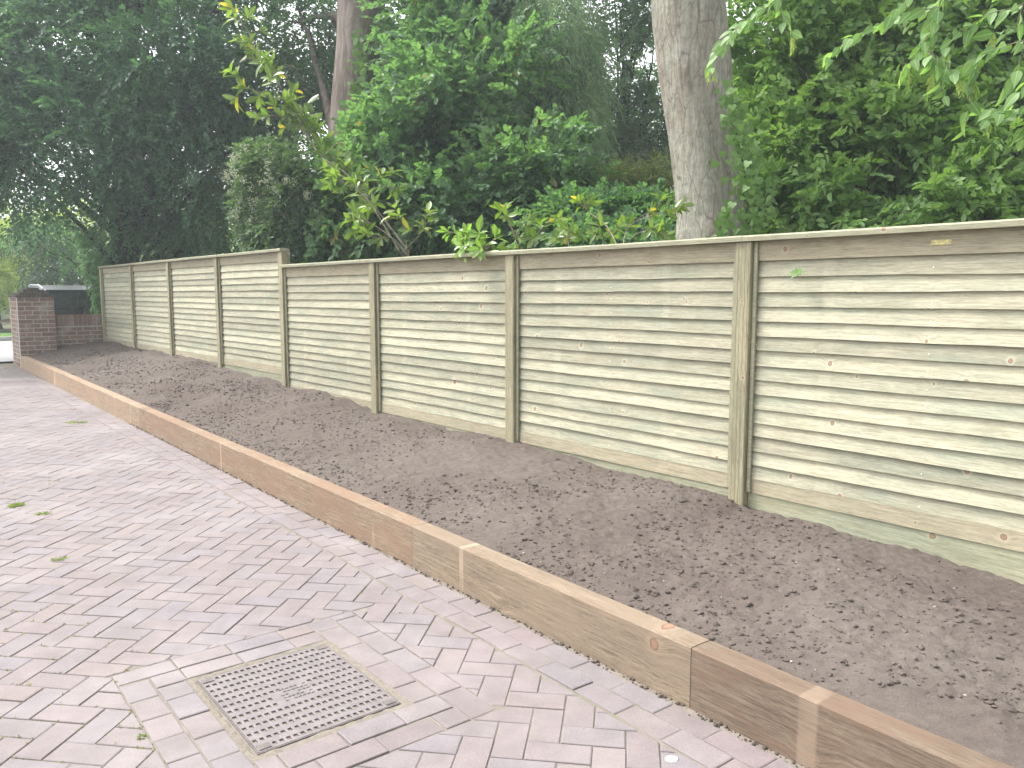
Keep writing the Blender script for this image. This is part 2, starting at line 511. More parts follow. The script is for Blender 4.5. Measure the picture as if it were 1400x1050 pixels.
# ---- the street past the pier
mb = MB()
sx = np.linspace(-26, 1.0, 28); su = np.linspace(17.15, 24.5, 10)
GX, GY = np.meshgrid(su, sx, indexing='ij')
P = UV * GX[..., None] + NV * (GY[..., None]) ; P[..., 2] = .135
P = np.concatenate([P, (UV * GX[..., None] + NV * (GY[..., None] + 27.))], 1); P[..., 2] = .135
nx, ny = P.shape[:2]; idx = np.arange(nx * ny).reshape(nx, ny)
fq = np.stack([idx[:-1, :-1], idx[1:, :-1], idx[1:, 1:], idx[:-1, 1:]], -1).reshape(-1, 4)
mb.add(P.reshape(-1, 3), fq[:, ::-1])
M_ROAD = simple('pale_asphalt', (.33, .33, .335), .9, .2, nscale=25, namt=.25)
mb.build('street', M_ROAD, kind='structure')
mb = MB(); 
Mx = np.eye(4); Mx[:3, 0] = NV; Mx[:3, 1] = UV
mb.box(-26, 28, 24.5, 24.62, 0, .24, Mx, .01)
mb.build('kerb', simple('kerb_concrete', (.42, .41, .39), .9, nscale=20), kind='structure')
mb = MB(); mb.box(-26, 28, 24.62, 27.6, 0, .21, Mx)
M_LAWN = simple('lawn_grass', (.11, .20, .045), .9, .1, nscale=30, namt=.5)
mb.build('lawn', M_LAWN, kind='structure')

# ---- driveway
N_EDGE = 1.818           # inner line of the two edging rows
MOD = .2025; HW = MOD / 2
drive_root = None
mb = MB()
us = np.concatenate([np.linspace(-3, 6, 10), np.linspace(6.5, 17.15, 20)]); ns_ = np.linspace(-9, 2.10, 14)
GU, GN = np.meshgrid(us, ns_, indexing='ij')
dn, dz = bend(GU)
P = UV * GU[..., None] + NV * (GN + dn)[..., None]; P[..., 2] = dz - .0038
nx, ny = GU.shape; idx = np.arange(nx * ny).reshape(nx, ny)
fq = np.stack([idx[:-1, :-1], idx[:-1, 1:], idx[1:, 1:], idx[1:, :-1]], -1).reshape(-1, 4)
mb.add(P.reshape(-1, 3), fq)
drive_root = mb.build('driveway', M_JOINT, kind='structure')


def clip(poly, a, b, c):       # keep a*x+b*y <= c
    out = []
    for i in range(len(poly)):
        p, q = poly[i], poly[(i + 1) % len(poly)]
        dp, dq = a * p[0] + b * p[1] - c, a * q[0] + b * q[1] - c
        if dp <= 0: out.append(p)
        if dp * dq < 0:
            t = dp / (dp - dq); out.append((p[0] + t * (q[0] - p[0]), p[1] + t * (q[1] - p[1])))
    return out


def area(p):
    return .5 * sum(p[i][0] * p[(i + 1) % len(p)][1] - p[(i + 1) % len(p)][0] * p[i][1] for i in range(len(p))) if len(p) > 2 else 0.


def cleanpoly(p):
    o = []
    for q in p:
        if not o or math.hypot(q[0] - o[-1][0], q[1] - o[-1][1]) > .004: o.append(q)
    while len(o) > 2 and math.hypot(o[0][0] - o[-1][0], o[0][1] - o[-1][1]) <= .004: o.pop()
    return o


def paver_geo(poly, z, tilt):
    """poly in (u,n) border coordinates, counter-clockwise there; returns world verts, faces"""
    poly = cleanpoly(poly)
    if len(poly) < 3: return None
    c = np.mean(poly, 0); p = np.array(poly)
    d = p - c; L = np.linalg.norm(d, axis=1, keepdims=True)
    pin = c + d * np.maximum(0, 1 - .0045 / L)
    V = []
    for ring, zz in ((p, -.03), (p, z - .0022), (pin, z)):
        for q in ring:
            dn, dz = bend(q[0])
            V.append(UV * q[0] + NV * (q[1] + dn) + np.array([0, 0, dz + zz + tilt[0] * (q[0] - c[0]) + tilt[1] * (q[1] - c[1])]))
    k = len(p); F = []
    for r in (0, 1):
        for j in range(k):
            F.append([r * k + j, r * k + k + j, r * k + k + (j + 1) % k, r * k + (j + 1) % k])
    F.append([2 * k + j for j in range(k)][::-1])
    return np.array(V), F


SUR = dict(u0=2.03, u1=3.085, n0=.578, n1=1.532)
COV = dict(u0=2.262, u1=2.852, n0=.808, n1=1.302)
ang = rad(-8) - rad(128.2)     # herringbone axis in (u, n') frame
# build rectangles in world xy, convert to (u,n)
e1 = np.array([math.cos(rad(-8)), math.sin(rad(-8))]); e2 = np.array([-e1[1], e1[0]])
P0 = np.array([-.0105, 2.667]) - e2 * HW
polys = []
for X in range(-190, 60):
    for Y in range(-45, 190):
        k = (X - Y) % 4
        if k == 0: x0, x1, y0, y1 = X, X + 2, Y, Y + 1
        elif k == 2: x0, x1, y0, y1 = X, X + 1, Y - 1, Y + 1
        else: continue
        cx, cy = P0 + e1 * (x0 + x1) / 2 * HW + e2 * (y0 + y1) / 2 * HW
        cu, cn = cx * UV[0] + cy * UV[1], cx * NV[0] + cy * NV[1]
        if cn > N_EDGE + .12 or cn < -2.6 or cu < -.6 or cu > 17.1: continue
        g = .0015 + .0013 * random.random()
        cs = [(x0 * HW + g, y0 * HW + g), (x1 * HW - g, y0 * HW + g), (x1 * HW - g, y1 * HW - g), (x0 * HW + g, y1 * HW - g)]
        w = [P0 + e1 * a + e2 * b for a, b in cs]
        ja = random.gauss(0, .004); 
        pl = [(float(q[0] * UV[0] + q[1] * UV[1]), float(q[0] * NV[0] + q[1] * NV[1])) for q in w]
        if area(pl) < 0: pl = pl[::-1]
        gap = .012 if 1.2 < cu < 5.5 else .006
        pl = clip(pl, 0, 1, N_EDGE - gap * random.uniform(.7, 1.6))
        if len(pl) < 3 or area(pl) < .0005: continue
        us_, ns2 = [q[0] for q in pl], [q[1] for q in pl]
        if max(us_) > SUR['u0'] and min(us_) < SUR['u1'] and max(ns2) > SUR['n0'] and min(ns2) < SUR['n1']:
            m_ = .004
            cands = [clip(pl, -1, 0, -(SUR['u1'] + m_)), clip(pl, 1, 0, SUR['u0'] - m_), clip(pl, 0, -1, -(SUR['n1'] + m_)), clip(pl, 0, 1, SUR['n0'] - m_)]
            cands = [c_ for c_ in cands if len(c_) > 2]
            if not cands: continue
            pl = max(cands, key=area)
            if area(pl) < .0004: continue
        polys.append(pl)

vis = []
for i, pl in enumerate(polys):
    c = np.mean(pl, 0); dn, dz = bend(c[0]); w = gn(c[0], c[1] + dn, dz)
    x, y, d = proj(w)
    ok = d > .3 and -30 < x < 1430 and 380 < y < 1090
    vis.append((-(area(pl) * EYE / d ** 3) if ok else 0, i))
vis.sort(); near = set(i for a, i in vis[:300] if a < 0)
rest = MB()
for i, pl in enumerate(polys):
    z = max(-.0012, min(.0022, random.gauss(.0002, .001))); tl = (random.gauss(0, .004), random.gauss(0, .004))
    r_ = paver_geo(pl, z, tl)
    if r_ is None: continue
    V, F = r_
    if i in near:
        c = V.mean(0); mb = MB(); mb.add(V - c, F)
        mb.build('paver', M_PAVER, drive_root, loc=c)
    else: rest.add(V, F)
rest.build('paver_field', M_PAVER, drive_root, kind='stuff', label='herringbone clay pavers running away to the gateway')


def row(name, u0, u1, n0, n1, L, along='u', off=0., far=None):
    """a run of blocks; far = u beyond which they are joined"""
    farmb = MB(); a0, a1 = (u0, u1) if along == 'u' else (n0, n1)
    a = a0 - off
    while a < a1 - .02:
        l = L * random.uniform(.985, 1.015); b = min(a + l, a1); s = max(a, a0); a += l
        if b - s < .03: continue
        g = .0025
        if along == 'u': pl = [(s + g, n0 + g), (b - g, n0 + g), (b - g, n1 - g), (s + g, n1 - g)]
        else: pl = [(u0 + g, s + g), (u1 - g, s + g), (u1 - g, b - g), (u0 + g, b - g)]
        if area(pl) < 0: pl = pl[::-1]
        j = .0015
        pl = [(p[0] + random.uniform(-j, j), p[1] + random.uniform(-j, j)) for p in pl]
        V, F = paver_geo(pl, random.gauss(0, .0012), (random.gauss(0, .005), random.gauss(0, .005)))
        if far is not None and s > far: farmb.add(V, F); continue
        c = V.mean(0); mb = MB(); mb.add(V - c, F); mb.build(name, M_PAVER, drive_root, loc=c)
    if farmb.n: farmb.build(name + '_run', M_PAVER, drive_root, kind='stuff')


row('edging_paver', .2, 16.0, N_EDGE, N_EDGE + .1025, .2025, off=.05, far=9.)
row('edging_paver', .2, 16.0, N_EDGE + .1045, N_EDGE + .206, .2025, off=.13, far=9.)
S = SUR; C = COV
row('surround_paver', S['u0'], S['u1'], S['n1'] - .1, S['n1'], .2)
row('surround_paver', S['u0'] + .206, S['u1'], S['n1'] - .203, S['n1'] - .103, .2, off=.07)
row('surround_paver', S['u0'], S['u0'] + .1, S['n0'] + .205, S['n1'] - .103, .2, 'n', off=.05)
row('surround_paver', S['u0'] + .103, S['u0'] + .203, S['n0'] + .205, S['n1'] - .103, .2, 'n', off=.13)
row('surround_paver', S['u0'] - .1, S['u1'] - .103, S['n0'], S['n0'] + .1, .15)
row('surround_paver', S['u0'] - .1, S['u1'] - .206, S['n0'] + .103, S['n0'] + .203, .15, off=.06)
row('surround_paver', S['u1'] - .1, S['u1'], S['n0'], S['n1'] - .206, .205, 'n')
row('surround_paver', S['u1'] - .203, S['u1'] - .103, S['n0'] + .103, S['n1'] - .206, .205, 'n', off=.1)

# sand bedding round the cover
mb = MB()
gu = np.linspace(C['u0'] - .035, C['u1'] + .035, 60); gnn = np.linspace(C['n0'] - .035, C['n1'] + .035, 60)
GU, GN = np.meshgrid(gu, gnn, indexing='ij')
P = UV * GU[..., None] + NV * GN[..., None]
P[..., 2] = -.0035 + .006 * (vnoise(P.reshape(-1, 3) * 40).reshape(GU.shape) - .35) - .012 * ((GU > C['u0']) & (GU < C['u1']) & (GN > C['n0']) & (GN < C['n1']))
nx, ny = GU.shape; idx = np.arange(nx * ny).reshape(nx, ny)
fq = np.stack([idx[:-1, :-1], idx[:-1, 1:], idx[1:, 1:], idx[1:, :-1]], -1).reshape(-1, 4)
mb.add(P.reshape(-1, 3), fq)
mb.build('sand_bedding', M_SAND, drive_root, smooth=True)

print('driveway done', len(polys))
# ---- soil bed
uA = float(AF @ UV); nA = float(AF @ NV); vU = float(VF @ UV); vN = float(VF @ NV)


def fence_n(u): return nA + (u - uA) / vU * vN


soil_pts = [(2.115, 3.207, .164), (1.722, 3.679, .21), (1.225, 4.274, .234), (.684, 4.922, .272), (-.037, 5.786, .293), (-.594, 6.452, .312), (-1.292, 7.288, .322), (-2.515, 8.754, .385), (-3.757, 10.242, .448), (-5.004, 11.735, .482), (-6.276, 13.259, .50), (-7.563, 14.801, .524)]
su_ = np.array([p[0] * UV[0] + p[1] * UV[1] for p in soil_pts]); sz_ = np.array([p[2] for p in soil_pts])
su_ = np.concatenate([[-2.], su_]); sz_ = np.concatenate([[.13], sz_])


def soil_h(u, n, rough=True):
    dn, dz = bend(u)
    n0 = 2.15 + dn; n1 = fence_n(u) + .05
    s = np.clip((n - n0) / (n1 - n0), 0, 1)
    z0 = .196 + dz; zf = np.interp(u, su_, sz_)
    z = z0 + (zf - z0) * (s ** .85)
    z = z + .035 * np.sin(np.pi * s) * np.clip(1 - u / 9, .1, 1)
    if rough:
        p = np.stack([u, n, 0 * u], -1).reshape(-1, 3)
        b = .05 * (vnoise(p * 1.7, 1) - .5) + .028 * (vnoise(p * 6, 2) - .5) + .010 * (vnoise(p * 21, 3) - .5) + .009 * (vnoise(p * 60, 4) - .5)
        b = b.reshape(np.shape(u)) * np.clip(s * 6, .25, 1)
        z = z + b
    return z


du = []; u_ = -.6
while u_ < 16.3:
    du.append(u_); u_ += max(.009, .0042 * u_)
us = np.array(du); ss = np.linspace(0, 1, 150)
GU, GS = np.meshgrid(us, ss, indexing='ij')
dn, dz = bend(GU); n0 = 2.146 + dn; n1 = fence_n(GU) + .055
GN = n0 + (n1 - n0) * GS
P = UV * GU[..., None] + NV * GN[..., None]; P[..., 2] = soil_h(GU, GN)
nx, ny = GU.shape; idx = np.arange(nx * ny).reshape(nx, ny)
fq = np.stack([idx[:-1, :-1], idx[:-1, 1:], idx[1:, 1:], idx[1:, :-1]], -1).reshape(-1, 4)
mb = MB(); mb.add(P.reshape(-1, 3), fq)
soil = mb.build('soil', M_SOIL, smooth=True, kind='structure')


def ico(sub):
    import bmesh
    bm = bmesh.new(); bmesh.ops.create_icosphere(bm, subdivisions=sub, radius=1)
    v = np.array([x.co[:] for x in bm.verts]); f = np.array([[q.index for q in g.verts] for g in bm.faces]); bm.free()
    return v, f


def lumps(name, mat, U, N, R, sub, parent, sink=.25, flat=.75, **k):
    v, f = ico(sub); n = len(U)
    z = soil_h(U, N)
    C_ = UV * U[:, None] + NV * N[:, None]; C_[:, 2] = z + R * sink
    S_ = np.stack([R * rng.uniform(.75, 1.3, n), R * rng.uniform(.75, 1.3, n), R * flat * rng.uniform(.7, 1.1, n)], -1)
    th = rng.uniform(0, 6.28, n)
    W_ = v[None] * (1 + 1.1 * (vnoise((v[None] * 2.1 + np.arange(n)[:, None, None] * 3.1).reshape(-1, 3)).reshape(n, -1, 1) - .5))
    W_ = W_ * S_[:, None]
    c, s = np.cos(th)[:, None], np.sin(th)[:, None]
    W_ = np.stack([W_[..., 0] * c - W_[..., 1] * s, W_[..., 0] * s + W_[..., 1] * c, W_[..., 2]], -1) + C_[:, None]
    F = (f[None] + (np.arange(n) * len(v))[:, None, None]).reshape(-1, 3)
    mb = MB(); mb.add(W_.reshape(-1, 3), F)
    return mb.build(name, mat, parent, smooth=False, kind='stuff', **k)


def scatter(n, u0, u1, pw=1., edge=1.4, dens=None):
    U = u0 + (u1 - u0) * rng.random(n) ** pw
    S2 = rng.random(n) ** edge
    dn, _ = bend(U); a = 2.165 + dn; b = fence_n(U)
    N = a + (b - a) * S2
    keep = vnoise(np.stack([U * 2.3, N * 2.3, 0 * U], -1), 9) > .38 * rng.random(n) + .18
    return U[keep], N[keep]


U, N = scatter(1400, -.3, 4.2); lumps('soil_clods', M_SOIL, U, N, rng.gamma(1.5, .0026, len(U)).clip(.003, .015), 2, soil, label='crumbly lumps of brown soil on the near bed')
U, N = scatter(12000, -.3, 9.5, 1.1); lumps('soil_crumbs', M_SOIL, U, N, rng.gamma(1.8, .0023, len(U)).clip(.002, .012), 1, soil, label='fine soil crumbs scattered over the bed')
U, N = scatter(5000, 8, 15.5, 1., 1.); lumps('far_soil_crumbs', M_SOIL, U, N, rng.gamma(2., .0032, len(U)).clip(.003, .013), 1, soil, label='soil crumbs on the far end of the bed')
U, N = scatter(150, 0, 9, 1.1, 1.); lumps('soil_pebbles', simple('pale_pebble', (.36, .33, .29), .8, nscale=30), U, N, rng.uniform(.002, .006, len(U)), 1, soil, label='small pale stones in the soil')
print('soil done')

# ================================================================== TIMBER SLEEPER EDGING
edging = empty('sleeper_edging', gn(1.6, 2.1, 0), label='low border of tan timber sleepers holding the soil bed beside the paving', cat='raised bed edging')
joints = [-1.0, 1.64, 3.42, 5.89, 8.62, 11.6, 14.5, 16.05]
pal = [SLEEPER_COL[1], SLEEPER_COL[0], SLEEPER_COL[2], SLEEPER_COL[2], SLEEPER_COL[3], SLEEPER_COL[3], SLEEPER_COL[3]]
strs = [[(1.21 - .32, .035)], [(2.98 - 2.53, .018)], [(3.83 - 4.655, .014)], [(6.28 - 7.25, .014)], [(8.95 - 10.1, .02), (9.6 - 10.1, .02)], [(0, .05)], [(.3, .03)]]
slabels = ['brown sleeper with dark grain and pale banding mark', 'grey tan sleeper with two reddish knots', 'orange brown sleeper with rough saw stains', 'weathered grey brown sleeper', 'pale orange sleeper', 'pale tan sleeper', 'short pale orange sleeper beside the brick pier']
for i in range(7):
    ua, ub = joints[i] + .0015, joints[i + 1] - .0015
    la = (ub - ua)
    (dna, dza), (dnb, dzb) = bend(ua), bend(ub)
    pa = gn(ua, 2.047 + float(dna), float(dza)); pb = gn(ub, 2.047 + float(dnb), float(dzb))
    c = (pa + pb) / 2; ax = unit(pb - pa); ay = unit(np.cross([0, 0, 1.], ax)); az = np.cross(ax, ay)
    # local x along, y towards the paving (so thickness goes to -y)
    mb = MB(); nseg = 30
    L = np.linspace(-np.linalg.norm(pb - pa) / 2, np.linalg.norm(pb - pa) / 2, nseg)
    top = .207 + random.uniform(-.002, .003)
    prof = [(0, -.04), (0, top - .004), (-.004, top), (-.096, top), (-.1, top - .004), (-.1, -.04)]
    V = []
    for x in L:
        for (y, z) in prof:
            V.append((x, y + .0012 * math.sin(x * 3 + i) + random.uniform(-.0005, .0005), z + random.uniform(-.0008, .0008) if z > 0 else z))
    k = len(prof); F = []
    for a in range(nseg - 1):
        for b in range(k):
            F.append((a * k + b, (a + 1) * k + b, (a + 1) * k + (b + 1) % k, a * k + (b + 1) % k))
    mb.add(V, np.array(F)); mb.add([V[j] for j in range(k)], [list(range(k))]); mb.add(V[-k:], [list(range(k))[::-1]])
    li, mi_, gr, pt = pal[i]
    mat = wood_mat('sleeper_wood_%s' % 'abcdefg'[i], li, mi_, gr, knot=1.5, stripes=strs[i], ring=.4, patch=pt, var=.05, kden=1.7, sstr=1.1, grain=.85)
    M = np.eye(4); M[:3, 0] = ax; M[:3, 1] = ay; M[:3, 2] = az; M[:3, 3] = c - np.array(edging.location)
    place('sleeper', mb.mesh('sleeper', mat), edging, M, label=slabels[i])

# crumbs of soil and grit along the foot of the sleepers
n = 1500; U = rng.uniform(.2, 9, n) ** 1.0; v, f = ico(1)
N = 2.047 - np.abs(rng.normal(0, .013, n)); R = rng.gamma(2, .0014, n).clip(.0012, .008)
dn, dz = bend(U); C_ = UV * U[:, None] + NV * (N + dn)[:, None]; C_[:, 2] = dz - .003 + R * .3
mb = MB(); mb.add((v[None] * R[:, None, None] + C_[:, None]).reshape(-1, 3), (f[None] + (np.arange(n) * len(v))[:, None, None]).reshape(-1, 3))
mb.build('grit', M_SOIL, drive_root, smooth=True, kind='stuff')

# ================================================================== MANHOLE COVER
cc = gn((C['u0'] + C['u1']) / 2, (C['n0'] + C['n1']) / 2, 0)
man = empty('manhole_cover', cc, rad(128.2), label='square patterned steel access cover set in the block paving', cat='manhole cover')
# local x = along u, local y = left of u = -n
lx, ly = (C['u1'] - C['u0']) / 2 - .006, (C['n1'] - C['n0']) / 2 - .006


def steel(name, a, b):
    t = NT(name); pos = t.n.new('ShaderNodeNewGeometry').outputs['Position']
    n1 = t.noise(pos, 18, 5, .65); n2 = t.noise(pos, 150, 3, .7)
    c = t.mix(t.ramp(n1, [(.35, 0.), (.65, 1.)]), a, b)
    c = t.mix(t.math('MULTIPLY', t.ramp(n2, [(.55, 0.), (.7, 1.)]), .4), c, (.30, .27, .235))
    t.principled(c, .62, t.bump(n2, .4, .002), .5, .15); return t.m


M_STEEL = steel('weathered_steel', (.14, .122, .128), (.19, .166, .170)); M_STEELD = steel('dirty_recess', (.09, .076, .076), (.15, .13, .122))
mb = MB(); mb.box(-lx, lx, -ly, ly, -.02, -.006, None, .004)
mb.build('cover_plate', M_STEELD, man)
# pierced tread layer: bars leave a field of small square recesses
mb = MB()
NXr, NYr = 13, 21
px_, py_ = 2 * lx / NXr, 2 * ly / NYr
hx, hy = .0105, .0068
zt, zb = .0015, -.007


def plug(i, j):                # recesses that are missing (badge in the middle, lifting pads in the corners)
    if 5 <= i <= 7 and 8 <= j <= 13 and not (i == 7 and j > 11): return True
    if (i in (0, NXr - 1)) and (j < 2 or j > NYr - 3): return True
    return False


for i in range(NXr):
    x0 = -lx + i * px_; xc = x0 + px_ / 2
    for j in range(NYr):
        y0 = -ly + j * py_; yc = y0 + py_ / 2
        if plug(i, j):
            v = [(x0, y0, zt), (x0 + px_, y0, zt), (x0 + px_, y0 + py_, zt), (x0, y0 + py_, zt)]
            mb.add(v, np.array([(0, 1, 2, 3)])); continue
        a = hx * random.uniform(.9, 1.05); b = hy * random.uniform(.9, 1.08)
        o = [(x0, y0), (x0 + px_, y0), (x0 + px_, y0 + py_), (x0, y0 + py_)]
        q = [(xc - a, yc - b), (xc + a, yc - b), (xc + a, yc + b), (xc - a, yc + b)]
        v = [(*p, zt) for p in o] + [(*p, zt) for p in q] + [(*p, zb) for p in q]
        f_ = []
        for k in range(4):
            f_.append((k, (k + 1) % 4, 4 + (k + 1) % 4, 4 + k)); f_.append((4 + k, 4 + (k + 1) % 4, 8 + (k + 1) % 4, 8 + k))
        mb.add(v, np.array(f_))
o = [(-lx, -ly), (lx, -ly), (lx, ly), (-lx, ly)]
mb.add([(*p, zb) for p in o] + [(*p, zt) for p in o], np.array([(k, (k + 1) % 4, 4 + (k + 1) % 4, 4 + k) for k in range(4)]))
mb.build('tread_grid', M_STEEL, man)
mb = MB()
for ci in (-1, 1):
    for cj in (-1, 1):
        mb = MB(); w_, h_ = px_ * .36, py_ * .85
        xx, yy = ci * (lx - px_ * .5), cj * (ly - py_)
        mb.box(xx - w_, xx + w_, yy - h_, yy + h_, .002, .0045, None, .001); mb.build('lifting_pad', M_STEELD, man)
mb = MB()
for k in range(5):
    for q in range(7):
        if random.random() < .2: continue
        x = -.045 + k * .021 + random.uniform(-.001, .001); y = -.05 + q * .0155
        mb.box(x, x + .0045, y, y + .011, .002, .0035)
        if q % 2: mb.box(x + .006, x + .010, y, y + .004, .002, .0035)
mb.build('casting_badge', M_STEELD, man, kind='stuff')
mb = MB()     # thin frame angle round the cover
for (a, b, c_, d) in ((-lx - .005, lx + .005, -ly - .0055, -ly - .001), (-lx - .005, lx + .005, ly + .001, ly + .0055), (-lx - .0055, -lx - .001, -ly - .0008, ly + .0008), (lx + .001, lx + .0055, -ly - .0008, ly + .0008)):
    mb.box(a, b, c_, d, -.02, .0005)
mb.build('cover_frame', M_STEELD, man)

# ================================================================== FENCE
FZ = math.atan2(VF[1], VF[0]); PITCH_P = 1.93


def slat_mesh(name, L, h, th, mat, seed, wavy=.0018, tilt=True):
    rr = random.Random(seed); mb = MB(); n = 26; V = []
    ph = [rr.uniform(0, 6.28) for _ in range(4)]
    for i in range(n):
        x = -L / 2 + L * i / (n - 1)
        e = wavy * (math.sin(x * 3.1 + ph[0]) + .6 * math.sin(x * 8.3 + ph[1]) + .3 * math.sin(x * 21 + ph[2]))
        w = .0012 * math.sin(x * 2.2 + ph[3])
        yb, yt = (0., -.017) if tilt else (0., 0.)
        prof = [(yb + w, e), (yb + w - .0005, e + .0015), (yt, h), (yt - th, h), (yb - th, e)]
        V += [(x, y, z) for y, z in prof]
    k = 5; F = []
    for a in range(n - 1):
        for b in range(k):
            F.append((a * k + b, a * k + (b + 1) % k, (a + 1) * k + (b + 1) % k, (a + 1) * k + b))
    mb.add(V, np.array(F)); mb.add(V[:k], [list(range(k))[::-1]]); mb.add(V[-k:], [list(range(k))])
    return mb.mesh(name, mat)


PL = 1.828
slatm = [slat_mesh('slat', PL - .004, .093, .009, M_SLAT, 10 + i) for i in range(7)]
topm = slat_mesh('top_board', PL - .004, .10, .016, M_RAIL, 1, .0006, False)
botm = slat_mesh('bottom_board', PL - .004, .084, .016, M_RAIL, 2, .0006, False)
gravm = slat_mesh('gravel_board', PL, .30, .03, M_GRAV, 3, .0002, False)
M_NAIL = simple('galvanised_nail', (.75, .75, .74), .4, .6, .3)


def T(x, y, z, r=0.):
    M = np.eye(4); M[:3, 3] = (x, y, z); c, s = math.cos(r), math.sin(r); M[0, 0] = c; M[0, 2] = -s; M[2, 0] = s; M[2, 2] = c
    return M


def nail_mb(L, zs, yf):
    mb = MB()
    for k, z in enumerate(zs):
        for x in (-L / 2 + .012, 0.012, L / 2 - .012):
            xx = x + random.uniform(-.003, .003); zz = z + random.uniform(-.004, .004); a = np.arange(6) / 6 * 6.283
            v = [(xx + .0032 * math.cos(t), yf + .0015, zz + .0032 * math.sin(t)) for t in a] + [(xx, yf + .0025, zz)]
            mb.add(v, np.array([(6, (i + 1) % 6, i) for i in range(6)]))
    return mb


def make_fence(root, i0, i1, dzp, posts, x_of):
    ztop = 1.645 + dzp; cnt = 0
    for i in range(i0, i1):
        cx = x_of(i) + PITCH_P / 2
        mb = MB(); fbs = []          # end battens front and back of the panel
        for s_ in (-1, 1):
            xa = s_ * (PL / 2 - .011)
            fb = MB(); fb.box(xa - .011, xa + .011, -.037, -.022, .31 + dzp, ztop - .002, None, .002); fbs.append(fb)
            mb.box(xa - .011, xa + .011, -.085, -.068, .31 + dzp, ztop - .002, None, .002)
        mb.box(-PL / 2 + .0225, PL / 2 - .0225, -.085, -.068, ztop - .10, ztop - .004, None, .002)
        pan = mb.build('fence_panel', M_CAP, root, loc=(cx, 0, 0))
        for fb in fbs: fb.build('batten', M_CAP, pan)
        place('top_board', topm, pan, T(0, -.036, ztop - .1, random.gauss(0, .0004)))
        for k in range(15):
            z = ztop - .1 - .077 * (k + 1) - .006 + random.gauss(0, .0014)
            place('slat', slatm[random.randrange(7)], pan, T(0, -.038, z, random.gauss(0, .0009)))
        place('bottom_board', botm, pan, T(0, -.039, ztop - .1 - 1.155 - .0845))
        zs = [ztop - .1 - .077 * (k + 1) + .022 for k in range(15)] + [ztop - .05]
        nb = nail_mb(PL - .02, zs, -.0385); nb.build('nails', M_NAIL, pan, kind='stuff')
        place('gravel_board', gravm, root, T(cx, -.045, ztop - .1 - 1.155 - .0865 - .30))
    for i in posts:
        mb = MB(); mb.box(-.0475, .0475, -.1, 0, -.3, ztop, None, .004)
        mb.build('fence_post', M_POST, root, loc=(x_of(i), 0, 0))


xof = lambda i: i * PITCH_P
low = empty('timber_fence', AF, FZ, label='long low run of new slatted timber fence with wide near panels', cat='fence')
make_fence(low, -1, 3, 0., [-1, 0, 1, 2], xof)
high = empty('timber_fence', AF + VF * 3 * PITCH_P, FZ, label='taller stepped up run of slatted timber fence ending at the brick wall', cat='fence')
make_fence(high, 0, 4, .173, [0, 1, 2, 3, 4], xof)
for root, a, b, z in ((low, -2.0, 0., 0), (low, 0, PITCH_P * 2, 0), (low, 2 * PITCH_P, 3 * PITCH_P - .049, 0), (high, -.05, PITCH_P * 2, .173), (high, PITCH_P * 2, PITCH_P * 4 + .06, .173)):
    mb = MB(); L = b - a; n = 24
    prof = [(.014, .0), (.016, .022), (.008, .030), (-.040, .034), (-.088, .030), (-.096, .022), (-.094, 0)]
    V = []
    for i in range(n):
        x = -L / 2 + .001 + (L - .002) * i / (n - 1)
        V += [(x, y + .0012 * math.sin(x * 2.3), zz + .0012 * math.sin(x * 1.9 + a)) for y, zz in prof]
    k = len(prof); F = [(p * k + q, p * k + (q + 1) % k, (p + 1) * k + (q + 1) % k, (p + 1) * k + q) for p in range(n - 1) for q in range(k)]
    mb.add(V, np.array(F)); mb.add(V[:k], [list(range(k))[::-1]]); mb.add(V[-k:], [list(range(k))])
    mb.build('capping_rail', M_CAP, root, loc=((a + b) / 2, 0, 1.6465 + z))
# small brass plate on the top board of the nearest panel
t_ = at(1291, 323, 3.55)
lp = (t_ - AF) @ VF
mb = MB(); mb.box(-.034, .034, -.001, .002, -.012, .012, None, .0015)
for sx_ in (-1, 1):
    mb.box(sx_ * .038 - .005, sx_ * .038 + .005, -.001, .0018, -.009, -.002); mb.box(sx_ * .038 - .005, sx_ * .038 + .005, -.001, .0018, .002, .009)
pl_ = mb.build('maker_plate', simple('brass_plate', (.62, .55, .26), .45, .5, .35, nscale=90, namt=.5), low, loc=(-.98, -.0345, 1.598))
print('fence done')

# ================================================================== BRICK PIER AND WALL
Mp = lambda u, n, z, w=0.: (u, n, z)
BR = np.eye(4)


def brickmesh(l, w, h, name='brick'):
    mb = MB(); mb.box(-l / 2, l / 2, -w / 2, w / 2, -h / 2, h / 2, None, .004)
    return mb.mesh(name, M_BRICK)


b_str = brickmesh(.215, .1025, .065); b_head = brickmesh(.1025, .1025, .065); b_q = brickmesh(.16, .1025, .065)
b_sold = brickmesh(.065, .215, .20)
Q0 = gn(16.05, 1.89, .10)
pier = empty('brick_pier', Q0, math.atan2(NV[1], NV[0]), label='square red brick gate pier with stepped coping at the end of the border', cat='brick pier')
# local x = n (to the right), local y = u (away)
PW, PD, NC = .56, 1.0, 16
mb = MB(); mb.box(.003, PW - .003, .003, PD - .003, -.15, NC * .075 - .003); mb.build('mortar_core', M_MORTAR, pier)


def run(parent, x0, x1, y, z, off, horizontal=True, ys=1):
    a = x0 - off
    while a < x1 - .01:
        s, b = max(a, x0), min(a + .225, x1); a += .225
        l = b - s - .012
        if l < .03: continue
        me = b_str
        M = np.eye(4)
        sc = l / .215
        if horizontal: M[0, 0] = sc; M[:3, 3] = ((s + b) / 2, y, z)
        else:
            M[:3, 0] = (0, sc, 0); M[:3, 1] = (-1, 0, 0); M[:3, 3] = (y, (s + b) / 2, z)
        M[2, 3] += random.gauss(0, .0008)
        place('brick', me, parent, M)


